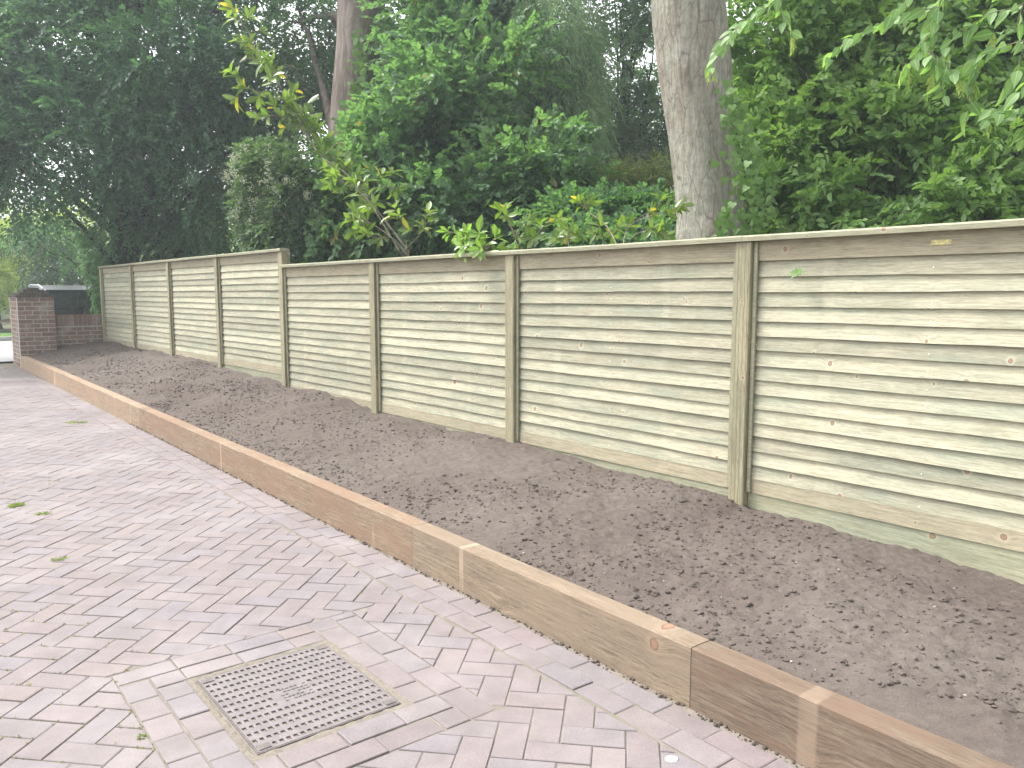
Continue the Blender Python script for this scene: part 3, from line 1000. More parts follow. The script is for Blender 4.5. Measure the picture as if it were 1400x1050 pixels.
for c_ in range(NC):
    z = c_ * .075 + .0325
    o_ = .1125 if c_ % 2 else 0
    run(pier, 0, PW, .05125, z, o_)
    run(pier, 0, PW, PD - .05125, z, o_)
    run(pier, .1125, PD - .1125, .05125, z, o_, False)
    run(pier, .1125, PD - .1125, PW - .05125, z, o_, False)
for k, (i_, h_) in enumerate(((-.025, .035), (.045, .045), (.115, .045), (.185, .035))):
    z0 = NC * .075 + [0, .036, .082, .128][k]
    n_ = 3 if k < 3 else 1
    x0, x1, y0, y1 = i_, PW - i_, i_, PD - i_
    for a in range(n_):
        for b in range(n_ + 1):
            mb = MB(); wx = (x1 - x0) / n_; wy = (y1 - y0) / (n_ + 1)
            mb.box(-wx / 2 + .003, wx / 2 - .003, -wy / 2 + .003, wy / 2 - .003, 0, h_, None, .006)
            mb.build('coping_tile', M_COPING, pier, loc=(x0 + wx * (a + .5), y0 + wy * (b + .5), z0))
mb = MB(); mb.box(-.004, PW * .2, -.02, 0.2, -.2, .02)
WLL = 1.02
wall = empty('brick_wall', gn(16.2, 2.46, .10), math.atan2(NV[1], NV[0]), label='low red brick wall with upright top course between pier and fence', cat='wall')
mb = MB(); mb.box(.002, WLL, .003, .207, -.15, .695); mb.build('mortar_core', M_MORTAR, wall)
for c_ in range(9):
    run(wall, 0, WLL, .05125, c_ * .075 + .0325, .1125 if c_ % 2 else 0)
x = 0
while x < WLL - .05:
    M = np.eye(4); M[:3, 3] = (x + .0375, .1075, .68 + .105); place('brick', b_sold, wall, M); x += .075
mb = MB(); mb.box(.004, WLL - .02, .012, .203, .696, .87); mb.build('mortar_core', M_MORTAR, wall)

# ================================================================== PARKED CAR beyond the wall
carp = at(112, 400, 17.6); carp = carp + UV * 4.56; carp[2] = .07
car = empty('parked_car', carp, math.atan2(-UV[1], -UV[0]), label='black estate car with silver roof rails parked beyond the low brick wall', cat='car')
M_CARP = simple('black_car_paint', (.012, .013, .016), .45, .35); M_GLASS = simple('dark_car_glass', (.01, .012, .015), .08, .6)
M_TYRE = simple('tyre_rubber', (.02, .02, .02), .9); M_ALLOY = simple('alloy_rim', (.5, .5, .52), .3, .5, .8); M_TRIM = simple('silver_roof_rail', (.62, .66, .72), .3, .6, .3)


def loft(sec, mat, name, parent, smooth=True):
    mb = MB(); k = len(sec[0]); V = [p for s in sec for p in s]
    F = [(a * k + b, a * k + (b + 1) % k, (a + 1) * k + (b + 1) % k, (a + 1) * k + b) for a in range(len(sec) - 1) for b in range(k)]
    mb.add(V, np.array(F)); mb.add(sec[0], [list(range(k))[::-1]]); mb.add(sec[-1], [list(range(k))])
    return mb.build(name, mat, parent)


# x along the car (front at x=0), y across
body = []
for x, zt_, w in ((0, .62, .72), (.12, .78, .84), (.9, .95, .89), (1.5, 1.0, .9), (3.2, 1.0, .9), (4.2, .98, .88), (4.5, .92, .84), (4.56, .6, .8)):
    body.append([(x, -w + .06, .26), (x, -w, .42), (x, -w, zt_ - .15), (x, -w + .09, zt_), (x, w - .09, zt_), (x, w, zt_ - .15), (x, w, .42), (x, w - .06, .26)])
loft(body, M_CARP, 'body', car)
cab = []
for x, zt_, w, wt in ((1.0, .96, .80, .78), (1.65, 1.42, .80, .66), (2.1, 1.47, .82, .66), (3.4, 1.46, .82, .66), (4.1, 1.36, .80, .64), (4.45, 1.0, .78, .76)):
    cab.append([(x, -w, .9), (x, -wt, zt_ - .03), (x, -wt + .08, zt_), (x, wt - .08, zt_), (x, wt, zt_ - .03), (x, w, .9)])
loft(cab, M_GLASS, 'windows', car)
rf = []
for x, zt_ in ((1.62, 1.424), (2.1, 1.478), (3.4, 1.468), (4.12, 1.366)):
    rf.append([(x, -.68, zt_ - .045), (x, -.6, zt_ + .004), (x, .6, zt_ + .004), (x, .68, zt_ - .045), (x, .55, zt_ - .02), (x, -.55, zt_ - .02)])
loft(rf, M_CARP, 'roof', car)
for s_ in (-1, 1):
    mb = MB(); mb.tube([(2.0, s_ * .66, 1.46), (2.2, s_ * .655, 1.495), (3.4, s_ * .655, 1.485), (4.0, s_ * .66, 1.40)], .014, 6); mb.build('roof_rail', M_TRIM, car)
    for x in (2.05, 3.0, 3.9):
        mb = MB(); mb.box(x, x + .06, s_ * .79 - .015, s_ * .79 + .015, .98, 1.30); mb.build('window_pillar', M_CARP, car)
for x in (.85, 3.6):
    for s_ in (-1, 1):
        mb = MB(); a = np.linspace(0, 2 * np.pi, 25)[:-1]
        mb.tube([(x, s_ * .70, .32), (x, s_ * .90, .32)], [.32, .32], 24); w_ = mb.build('wheel', M_TYRE, car)
        mb = MB(); mb.tube([(x, s_ * .88, .32), (x, s_ * .912, .32)], [.21, .19], 20); mb.build('rim', M_ALLOY, w_)
print('hard things done')

# ================================================================== VEGETATION
def leaf_arrays(B, D, Nn, L, Wd, fold=.25, droop=.12, simple2=False):
    """vectorised pointed leaves. B base, D direction, Nn normal"""
    n = len(B); D = unit(D); S_ = unit(np.cross(D, Nn)); Nn = np.cross(S_, D)
    L = L[:, None]; Wd = Wd[:, None]
    dr = np.array([0, 0, -1.]) * droop
    if simple2:
        V = np.stack([B, B + D * L * .45 + S_ * Wd * .5 + Nn * Wd * fold * .5, B + D * L + dr * L, B + D * L * .45 - S_ * Wd * .5 + Nn * Wd * fold * .5], 1)
        F = np.array([[0, 1, 2], [0, 2, 3]])
        F = (F[None] + (np.arange(n) * 4)[:, None, None]).reshape(-1, 3)
        return V.reshape(-1, 3), F, 4
    V = np.stack([B, B + D * L * .25 + S_ * Wd * .42 + Nn * Wd * fold * .5, B + D * L * .62 + S_ * Wd * .42 + Nn * Wd * fold * .5 + dr * L * .5, B + D * L + dr * L * 1.2,
                  B + D * L * .62 - S_ * Wd * .42 + Nn * Wd * fold * .5 + dr * L * .5, B + D * L * .25 - S_ * Wd * .42 + Nn * Wd * fold * .5], 1)
    F = np.array([[0, 1, 2, 3], [0, 3, 4, 5]])
    F = (F[None] + (np.arange(n) * 6)[:, None, None]).reshape(-1, 4)
    return V.reshape(-1, 3), F, 6


def spray_leaves(C0, D0, k, SL, L, ratio=.55, droop=.25, upj=.5, ang_=52, tint=None, lj=.25, simple2=False, fold=.25, jit=.25, tdroop=.15):
    n = len(C0); D0 = unit(D0)
    up = unit(np.array([0, 0, 1.]) + rng.normal(0, upj, (n, 3)))
    S0 = unit(np.cross(D0, up)); U0 = np.cross(S0, D0)
    t = (np.arange(k) + .5) / k
    sl = SL * rng.uniform(.7, 1.3, n)
    pos = C0[:, None] + D0[:, None] * (sl[:, None] * t[None])[..., None] + np.array([0, 0, -1.]) * (droop * sl[:, None] * t[None] ** 2)[..., None]
    side = np.where(np.arange(k) % 2 == 0, 1., -1.)
    a = rad(ang_) * (1 - .5 * t)
    dl = D0[:, None] * np.cos(a)[None, :, None] + S0[:, None] * (side * np.sin(a))[None, :, None] + rng.normal(0, jit, (n, k, 3))
    nn = U0[:, None] + rng.normal(0, jit * 1.3, (n, k, 3))
    LL = L * rng.uniform(1 - lj, 1 + lj, (n, k))
    tt = (rng.random(n) if tint is None else tint)[:, None] * .65 + .35 * rng.random((n, k))
    V, F, m = leaf_arrays(pos.reshape(-1, 3), dl.reshape(-1, 3), nn.reshape(-1, 3), LL.ravel(), (LL * ratio).ravel(), fold, tdroop, simple2)
    return V, F, np.repeat(tt.ravel(), m)


def blob_points(blobs, n, shell=2.6, hole=.42, hs_=1.1, seed=0, warp=.35):
    w = np.array([b[3] * b[4] * b[5] for b in blobs]) ** .75; w = w / w.sum()
    out = []; outd = []
    for b, ww in zip(blobs, w):
        m = int(n * ww * 1.7); d = unit(rng.normal(size=(m, 3))); r = rng.random(m) ** (1 / shell)
        r = r * (1 + warp * (vnoise(d * 1.8 + 10 + seed + b[0], seed) - .5) * 2)
        p = np.array(b[:3]) + d * r[:, None] * np.array(b[3:6])
        keep = vnoise(p * hs_ + seed * 17.3, seed + 3) * .6 + vnoise(p * hs_ * 2.6 + seed, seed + 5) * .4 > hole
        out.append(p[keep]); outd.append(d[keep])
    P = np.concatenate(out); D = np.concatenate(outd)
    return P, D


def limbs(mb, base, blobs, n, r0, seed, sub=3):
    rr = np.random.default_rng(seed)
    for _ in range(n):
        b = blobs[rr.integers(len(blobs))]
        e = np.array(b[:3]) + rr.normal(0, .45, 3) * np.array(b[3:6])
        f = rr.uniform(.15, .95); s = base[0] * (1 - f) + base[1] * f
        if e[2] < s[2] - .8: s = base[0] * .7 + base[1] * .3
        m = (s + e) / 2 + np.array([0, 0, .12 * np.linalg.norm(e - s)]) + rr.normal(0, .12, 3)
        t = np.linspace(0, 1, 9)[:, None]
        c = (1 - t) ** 2 * s + 2 * t * (1 - t) * m + t * t * e + rr.normal(0, .025, (9, 3)) * t
        r = r0 * rr.uniform(.5, 1.)
        mb.tube(c, np.linspace(r, r * .22, 9), 6, wob=.1)
        for _k in range(sub):
            q = c[rr.integers(3, 8)]; g = q + rr.normal(0, .35, 3) + unit(e - s) * .4
            m2 = (q + g) / 2 + rr.normal(0, .08, 3)
            c2 = (1 - t[::2]) ** 2 * q + 2 * t[::2] * (1 - t[::2]) * m2 + t[::2] ** 2 * g
            mb.tube(c2, np.linspace(r * .35, r * .1, 5), 5)
    return mb


def blob(x, y, Y, rx, rz, ry=None):      # crown clump given by photo position and real distance
    p = at(x, y, Y); s = Y / 1107.
    return (p[0], p[1], p[2], rx * s, (ry if ry else max(rx, rz) * s * .8), rz * s)


def tree(name, label, cat, blobs, n_spray, leafL, mat, bark, trunk=None, tr=.12, nl=16, k=9, SL=.35, seed=1, group=None, hole=.42, ratio=.55, simple2=False, droop=.25, hs_=1.1, shell=2.6, jit=.25, upj=.5, dirw=(1., .5, -.15), fold=.25, tdroop=.15, warp=.35):
    cen = np.mean([b[:3] for b in blobs], 0)
    if trunk is None: trunk = [np.array([cen[0], cen[1], .1]), np.array([cen[0], cen[1], cen[2]])]
    root = empty(name, trunk[0], label=label, cat=cat, group=group)
    o = np.array(trunk[0], float)
    tk = MB(); pts = np.array(trunk, float); tt = np.linspace(0, 1, 14)[:, None]
    if len(pts) == 2:
        c = pts[0] * (1 - tt) + pts[1] * tt; c[:, :2] += .05 * np.sin(tt * 5 + seed) * tt
    else: c = pts
    rr_ = np.linspace(tr, tr * .45, len(c)); rr_[0] *= 1.35; rr_[1] *= 1.1
    tk.tube(c - o, rr_, 14, wob=.12); tk.build('trunk', bark, root, smooth=True)
    lm = MB(); limbs(lm, (c[0] - o, c[-1] - o), [(b[0] - o[0], b[1] - o[1], b[2] - o[2], *b[3:]) for b in blobs], nl, tr * .38, seed)
    lm.build('branches', bark, root, smooth=True, kind='stuff')
    P, D = blob_points(blobs, n_spray, hole=hole, hs_=hs_, seed=seed, shell=shell, warp=warp)
    keep = P[:, 2] > .2
    # nothing of a crown pokes through to the drive side of the fence low down
    side = (P - AF) @ NF; keep &= ~((side < .35) & (P[:, 2] < 2.4))
    P, D = P[keep], D[keep]
    dd = D * dirw[0] + rng.normal(0, dirw[1], D.shape) + np.array([0, 0, dirw[2]])
    tint = np.clip(.5 + (vnoise(P * .9 + seed) - .5) * 1.3 + rng.normal(0, .16, len(P)), 0, 1)
    V, F, t = spray_leaves(P - o, dd, k, SL, leafL, ratio, droop, upj, tint=tint, simple2=simple2, jit=jit, fold=fold, tdroop=tdroop)
    fm = MB(); fm.add(V, F, t); fm.build('foliage', mat, root, tint=True, kind='stuff')
    return root, len(t)


L_DARK = leaf_mat('dark_hornbeam_leaf', (.030, .080, .052), (.13, .245, .135), trans=.4)
L_MID = leaf_mat('mid_green_leaf', (.052, .115, .065), (.165, .275, .13), yellow=(.30, .22, .07), trans=.45)
L_RIGHT = leaf_mat('fresh_green_leaf', (.09, .175, .06), (.28, .41, .14), trans=.4)
L_BLUE = leaf_mat('cool_green_leaf', (.06, .115, .075), (.16, .25, .15), trans=.45)  # brightened to put a hazy look into the leaf colour
L_CON = leaf_mat('cypress_leaf', (.13, .21, .13), (.30, .40, .24), trans=.2)
L_PRIV = leaf_mat('privet_leaf', (.05, .095, .05), (.13, .20, .10), trans=.3)
L_HEDGE = leaf_mat('holly_hedge_leaf', (.03, .07, .03), (.08, .14, .055), trans=.2, rough=.3, spec=.5)
L_SUN = leaf_mat('painted_sunlit_leaf', (.24, .33, .07), (.50, .55, .17), trans=.5)  # sunlit brightness is put into the leaf colour
L_PALE = leaf_mat('pale_narrow_leaf', (.10, .14, .05), (.28, .30, .12), yellow=(.45, .33, .06), trans=.35)
L_LAUR = leaf_mat('laurel_leaf', (.065, .125, .03), (.16, .25, .055), trans=.35, rough=.3, spec=.5)
L_LAURB = leaf_mat('bright_laurel_leaf', (.13, .23, .05), (.24, .36, .09), yellow=None, trans=.35, rough=.3, spec=.5, veins=True)
L_LAURO = leaf_mat('olive_laurel_leaf', (.09, .15, .035), (.20, .28, .07), yellow=(.55, .42, .06), trans=.35, rough=.3, spec=.5, veins=True)
L_HORN = leaf_mat('hornbeam_spray_leaf', (.13, .235, .085), (.23, .35, .15), trans=.45, rough=.45, veins=True)
L_IVY = leaf_mat('ivy_leaf', (.06, .13, .03), (.15, .26, .06), trans=.3)
L_BROWN = leaf_mat('withered_leaf', (.22, .14, .08), (.34, .21, .12), trans=.3)
def smooth_bark():
    t = NT('smooth_grey_bark'); co = t.coords()
    a = t.noise(t.vmath('MULTIPLY', co, (5., 5., .5)), 1.2, 4, .6, .6); b = t.noise(co, 16, 5, .7); d = t.noise(t.vmath('MULTIPLY', co, (14., 14., 2.2)), 2.2, 5, .7, .4)
    vo = t.n.new('ShaderNodeTexVoronoi'); vo.feature = 'DISTANCE_TO_EDGE'; vo.inputs['Scale'].default_value = 2.6
    t.link(t.vmath('ADD', t.vmath('MULTIPLY', co, (4., 4., .9)), t.vmath('MULTIPLY', t.n.new('ShaderNodeTexNoise').outputs['Color'], (.5, .5, .5))), vo.inputs['Vector'])
    c = t.mix(t.ramp(a, [(.36, 0.), (.62, 1.)]), (.25, .22, .18), (.32, .315, .255))
    c = t.mix(t.ramp(t.noise(co, 3.5, 4, .65), [(.45, 0.), (.68, .7)]), c, (.34, .335, .29))
    c = t.mix(.8, c, t.ramp(b, [(.3, .62), (.66, 1.08)]), 'MULTIPLY')
    c = t.mix(.7, c, t.ramp(d, [(.34, .55), (.56, 1.05)]), 'MULTIPLY')
    c = t.mix(t.ramp(vo.outputs['Distance'], [(.0, .55), (.035, 0.)]), c, (.07, .055, .04))
    t.principled(c, .9, t.bump(t.math('ADD', d, t.math('MULTIPLY', b, .7)), .9, .02), .15)
    return t.m


B_GREY = smooth_bark()
B_PINK = bark_mat('pinkish_grey_bark', (.27, .225, .20), (.13, .10, .085), (.21, .18, .155))
B_DARK = bark_mat('dark_bark', (.075, .065, .05), (.03, .026, .02), (.06, .06, .04))
B_STEM = bark_mat('hazel_stem_bark', (.16, .135, .10), (.09, .075, .055), (.14, .14, .09))
B_TWIG = bark_mat('pale_twig_bark', (.33, .28, .22), (.2, .17, .13), (.28, .25, .18))

tot = 0


def T_(*a, **k):
    global tot
    r, n = tree(*a, **k); tot += n; return r


# -- big dark hornbeam on the left
A = T_('hornbeam_tree', 'large dark hornbeam with dense hanging foliage behind the far tall fence', 'tree',
       [blob(60, 60, 16, 150, 110), blob(220, 70, 15, 140, 130), blob(130, 190, 15, 140, 90), blob(280, 190, 15.5, 110, 110), blob(30, 210, 15, 90, 75), blob(340, 60, 16.5, 110, 120), blob(200, 275, 16.5, 90, 60), blob(150, -90, 17, 240, 90), blob(290, 300, 17, 90, 60), blob(-70, 120, 15, 110, 150)],
       11000, .092, L_DARK, B_DARK, trunk=[at(165, 380, 17.5) * [1, 1, 0] + [0, 0, .2], at(172, 60, 17)], tr=.30, nl=34, k=13, SL=.6, seed=3, hole=.42, simple2=True, ratio=.66, droop=.22, tdroop=.1, upj=.3, dirw=(1., .45, -.12))
# -- thin dark understory tree under it, in front of the light
T_('holly_tree', 'slim dark holly tree with thin trunk between hornbeam and brick wall', 'tree',
   [blob(110, 300, 18.5, 60, 40), blob(60, 325, 19, 46, 45), blob(120, 365, 18, 38, 50), blob(165, 335, 19, 60, 60), blob(230, 330, 18.5, 60, 40)],
   1500, .06, L_DARK, B_DARK, trunk=[at(137, 420, 18) * [1, 1, 0] + [0, 0, .2], at(134, 230, 18)], tr=.06, nl=14, k=8, SL=.25, seed=5, hole=.45, simple2=True, ratio=.66)
T_('holly_hedge', 'clipped mid green holly hedge behind the parked black car', 'hedge',
   [blob(45, 360, 23, 50, 42, 1.), blob(120, 370, 23, 60, 40, 1.), blob(75, 330, 23.5, 45, 28, 1.), blob(200, 370, 23, 60, 40, 1.)],
   3000, .06, L_HEDGE, B_DARK, tr=.06, nl=10, k=7, SL=.16, seed=6, hole=.25, simple2=True, ratio=.66, shell=4, upj=1.)
T_('elder_bush', 'small green bush leaning over the low brick wall beside the fence end', 'bush',
   [blob(100, 408, 16.6, 20, 26), blob(122, 395, 16.4, 30, 40), blob(108, 402, 16.5, 24, 32), blob(92, 418, 16.6, 14, 16), blob(88, 425, 16.8, 14, 12), blob(128, 350, 17, 26, 34)],
   2000, .055, L_MID, B_DARK, tr=.03, nl=8, k=7, SL=.16, seed=8, hole=.33, simple2=True, ratio=.66)
# sunlit planting across the street
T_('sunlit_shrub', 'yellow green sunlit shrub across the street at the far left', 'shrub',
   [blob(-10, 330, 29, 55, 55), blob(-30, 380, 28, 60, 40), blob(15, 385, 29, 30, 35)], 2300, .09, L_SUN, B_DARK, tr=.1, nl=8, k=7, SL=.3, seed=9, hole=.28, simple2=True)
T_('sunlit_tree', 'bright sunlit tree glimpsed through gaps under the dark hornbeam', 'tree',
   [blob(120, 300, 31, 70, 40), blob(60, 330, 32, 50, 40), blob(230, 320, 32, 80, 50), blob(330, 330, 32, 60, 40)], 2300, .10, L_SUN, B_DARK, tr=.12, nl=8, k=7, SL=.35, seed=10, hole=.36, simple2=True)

# -- tall tree with pinkish trunk
p_ = [at(478, 420, 13.5) * [1, 1, 0] + [0, 0, .2], at(482, 260, 13.5), at(487, 150, 13.5), at(492, 60, 13.5), at(489, 0, 13.6), at(486, -120, 13.8), at(484, -260, 14)]
T_('tall_oak_tree', 'tall tree with straight pinkish grey ivy clad trunk behind the middle shrubs', 'tree',
   [blob(440, 30, 15.5, 70, 90), blob(400, 110, 15.5, 60, 60), blob(600, 30, 14.5, 90, 110), blob(590, 140, 14, 70, 60), blob(650, 60, 15, 70, 90), blob(540, 80, 15, 50, 80),  blob(480, -150, 16, 200, 80)],
   6500, .075, L_MID, B_PINK, trunk=p_, tr=.47, nl=22, k=9, SL=.38, seed=11, hole=.45, droop=.4, simple2=True, ratio=.66)
# -- shrub mass in the middle
T_('sycamore_shrub', 'dense dark green sycamore thicket rising behind the fence step', 'shrub',
   [blob(605, 205, 11.6, 85, 130, 1.1), blob(540, 260, 11.4, 80, 85, 1.), blob(655, 200, 11.8, 90, 140, 1.1), blob(480, 285, 11, 80, 90, .9), blob(600, 300, 10.6, 110, 70, .8), blob(420, 335, 11.5, 70, 50), blob(710, 270, 11, 90, 90, .8), blob(612, 60, 13, 72, 130, 1.1), blob(655, 20, 13.2, 60, 90, 1.1)],
   7600, .088, L_MID, B_DARK, tr=.07, nl=30, k=9, SL=.3, seed=12, hole=.43, ratio=.75, warp=.6, hs_=1.6, upj=.7)
T_('hazel_bush', 'shady hazel bush filling the gap over the low fence between laurels', 'bush',
   [blob(800, 310, 9.5, 80, 40), blob(760, 250, 10.5, 60, 50), blob(880, 300, 9.5, 60, 36), blob(850, 340, 8.5, 100, 30)],
   2000, .075, L_MID, B_DARK, tr=.04, nl=16, k=8, SL=.26, seed=13, hole=.42, ratio=.7)
# -- drooping conifer
T_('cypress_tree', 'grey green drooping cypress with feathery hanging fronds in the middle', 'conifer',
   [blob(745, 60, 12.8, 55, 100), blob(795, 90, 13.2, 36, 80), blob(700, 130, 13.5, 60, 80), blob(770, 170, 12.6, 44, 80), blob(680, 40, 14, 60, 80), blob(730, -120, 14, 120, 100), blob(790, 250, 12.5, 30, 50), blob(720, 200, 11.8, 60, 90)],
   6200, .09, L_CON, B_DARK, tr=.16, nl=20, k=10, SL=.34, seed=14, hole=.42, simple2=True, ratio=.19, droop=.9, jit=.2, dirw=(.5, .3, -.7), tdroop=.5)
# -- background trees with sky gaps
T_('background_maple', 'airy bluish green maple with sky showing through left of the big trunk', 'tree',
   [blob(850, 90, 19, 70, 60), blob(820, 190, 19, 50, 50), blob(900, 180, 20, 50, 70), blob(880, 20, 19, 60, 30), blob(870, -120, 19, 150, 70), blob(790, 120, 20, 40, 50)],
   5200, .10, L_BLUE, B_DARK, tr=.13, nl=26, k=9, SL=.45, seed=15, hole=.40, simple2=True, ratio=.66)
T_('pale_willow_shrub', 'pale yellow green narrow leaved shrub just left of the big trunk', 'shrub',
   [blob(850, 262, 12, 50, 26), blob(905, 250, 12, 34, 30), blob(820, 235, 12.5, 30, 20)],
   900, .085, L_PALE, B_TWIG, tr=.03, nl=12, k=8, SL=.28, seed=16, hole=.42, ratio=.25)
T_('background_beech', 'dark beech beyond the right shrubs with bits of sky between leaves', 'tree',
   [blob(1080, 120, 15, 90, 110), blob(1200, 60, 15, 120, 90), blob(1330, 120, 15, 110, 110), blob(1200, 220, 14, 140, 80), blob(1060, 220, 13, 60, 80), blob(1200, -120, 15, 260, 100), blob(1440, 180, 14, 100, 120)],
   6500, .085, L_BLUE, B_DARK, tr=.2, nl=30, k=9, SL=.4, seed=17, hole=.41, simple2=True, ratio=.66)
# -- right hand hornbeam/hazel thicket
T_('hornbeam_thicket', 'fresh green hornbeam thicket with bare twigs behind the nearest fence panel', 'thicket',
   [blob(1095, 230, 8.6, 90, 110, .8), blob(1230, 220, 8.4, 120, 120, .8), blob(1370, 210, 8.2, 110, 120, .8), blob(1070, 90, 9.2, 90, 110, .8), blob(1190, 80, 9.2, 100, 110, .8), blob(1320, 60, 9, 120, 110, .8), blob(1490, 170, 8.2, 90, 150, .8), blob(1130, 290, 8.2, 120, 70, .6), blob(1300, 290, 7.8, 140, 70, .6), blob(1240, -30, 9.4, 160, 70, .8)],
   9000, .088, L_RIGHT, B_STEM, tr=.05, nl=60, k=9, SL=.26, seed=18, hole=.40, ratio=.6, droop=.3, warp=.55, hs_=1.5, upj=.7)
# privet with creamy flowers
pv = T_('privet_bush', 'rounded grey green privet bush with creamy flower tufts above the fence step', 'bush',
        [blob(365, 240, 10.6, 42, 42), blob(350, 285, 10.6, 36, 32), blob(395, 275, 10.4, 36, 44), blob(345, 215, 10.7, 26, 22), blob(390, 325, 10.5, 60, 40), blob(410, 240, 10.8, 34, 50)],
        2300, .045, L_PRIV, B_DARK, tr=.04, nl=12, k=8, SL=.14, seed=19, hole=.33, shell=3.5, ratio=.6, warp=.6, hs_=2.)
o = np.array(pv.location)
mb = MB(); fv, ff = ico(1)
P, D = blob_points([blob(345, 240, 10.3, 34, 40), blob(350, 290, 10.3, 30, 26), blob(400, 280, 10.2, 30, 36)], 60, shell=9, hole=.2, seed=4)
for p in P:
    for _ in range(16):
        q = p - o + rng.normal(0, .022, 3) + [0, 0, rng.uniform(0, .05)]
        mb.add(fv * .008 + q, ff)
mb.build('flower_tufts', simple('cream_flower', (.38, .41, .27), .8), pv, kind='stuff')
# far wood behind everything
fw = MB()
P, D = blob_points([(-6, 34, 3, 9, 3, 3.6), (6, 33, 3, 9, 3, 3.4), (18, 31, 3.4, 9, 3, 4.), (-18, 36, 2.6, 8, 2, 2.6), (0, 36, 5, 8, 3, 2.)], 3000, hole=.3, seed=21, hs_=.4)
V, F, t = spray_leaves(P, D + rng.normal(0, .5, D.shape), 6, .5, .17, simple2=True)
fw.add(V, F, t); tot += len(t); fw.build('distant_wood', L_BLUE, tint=True, kind='stuff', label='distant wood seen through gaps between the garden trees', cat='wood')

# brown dead leaf clusters (part of the sycamore thicket's neighbours: hang as withered sprigs)
for (x, y, Y, lb) in ((664, 48, 11.6, 'highest sprig of withered orange brown leaves against the cypress'), (572, 122, 10.9, 'withered brown leaf sprig left of its pair above the thicket'), (590, 112, 10.9, 'withered brown leaf sprig right of its pair above the thicket'),
                      (640, 62, 11.8, 'small withered leaf sprig just left of the highest one'), (566, 134, 10.9, 'lowest withered leaf sprig just under the pair above the thicket')):
    c = at(x, y, Y)
    V, F, t = spray_leaves(rng.normal(0, .02, (6, 3)), unit(rng.normal(0, .5, (6, 3)) + [0, 0, -1]), 5, .10, .07, tdroop=.4)
    mb = MB(); mb.add(V, F, t)
    o_ = mb.build('withered_sprig', L_BROWN, tint=True, loc=c)
    tag(o_, lb, 'dead leaves', 'withered leaf sprigs in the trees')

# ------------------------------------------------------------------ big leaning trunk
D_ = 7.8
base = at(972, 330, D_)
pp = [at(978, 420, D_) * [1, 1, 0] + [0, 0, .2], at(975, 340, D_), at(972, 300, D_), at(966, 250, D_ + .02), at(960, 180, D_ + .05), at(952, 100, D_ + .08), at(944, 30, D_ + .1), at(938, -30, D_ + .1), at(925, -140, D_ + .2), at(915, -260, D_ + .3)]
pp = np.array(pp)
tt = np.linspace(0, 1, 60); src = np.linspace(0, 1, len(pp))
cp = np.stack([np.interp(tt, src, pp[:, i]) for i in range(3)], 1)
rw = np.interp(tt, src, np.array([62, 50, 44, 41.5, 42.5, 46.5, 47, 46, 42, 38]) * D_ / 1107)
rt = empty('beech_tree', pp[0], label='huge leaning smooth grey trunk rising behind the fence right of centre', cat='tree')
o = pp[0]; sides = 56
a = np.arange(sides) / sides * 2 * np.pi
V = []
for i in range(60):
    zz = cp[i, 2]
    rr_ = rw[i] * (1 + .05 * np.sin(2 * a + zz * .8) + .03 * np.sin(5 * a + zz * 1.5 + 1) + .035 * (vnoise(np.stack([np.cos(a) * 2, np.sin(a) * 2, 0 * a + zz * 1.3], -1), 5) - .5) * 2)
    rr_ = rr_ - rw[i] * .07 * np.exp(-((np.angle(np.exp(1j * (a - 4.95 - .12 * zz)))) / .07) ** 2)       # long vertical seam
    V.append(np.stack([cp[i, 0] + rr_ * np.cos(a), cp[i, 1] + rr_ * np.sin(a), zz + 0 * a], -1))
V = np.array(V) - o
idx = np.arange(60 * sides).reshape(60, sides)
fq = np.stack([idx[:-1], np.roll(idx, -1, 1)[:-1], np.roll(idx, -1, 1)[1:], idx[1:]], -1).reshape(-1, 4)
mb = MB(); mb.add(V.reshape(-1, 3), fq); mb.build('trunk', B_GREY, rt, smooth=True)
mb = MB(); mb.tube(np.array([at(1004, 400, 8.0) * [1, 1, 0] + [0, 0, .2], at(1013, 335, 8.0), at(1006, 300, 8.0), at(996, 265, 7.95), at(985, 225, 7.9)]) - o, [.2, .16, .13, .1, .06], 16, wob=.1)
mb.build('root_buttress', bark_mat('buttress_bark', (.17, .145, .12), (.09, .07, .06), (.14, .13, .1)), rt, smooth=True)
bb = [blob(940, -380, 9.5, 260, 90), blob(1060, -330, 10.5, 160, 80)]
P, D = blob_points(bb, 800, seed=31, hole=.35)
V, F, t = spray_leaves(P - o, D + rng.normal(0, .5, D.shape), 9, .4, .08); mb = MB(); mb.add(V, F, t); tot += len(t)
mb.build('foliage', L_RIGHT, rt, tint=True, kind='stuff')
lm = MB(); limbs(lm, (cp[40] - o, cp[-1] - o), [(b[0] - o[0], b[1] - o[1], b[2] - o[2], *b[3:]) for b in bb], 16, .09, 5); lm.build('branches', B_GREY, rt, smooth=True, kind='stuff')


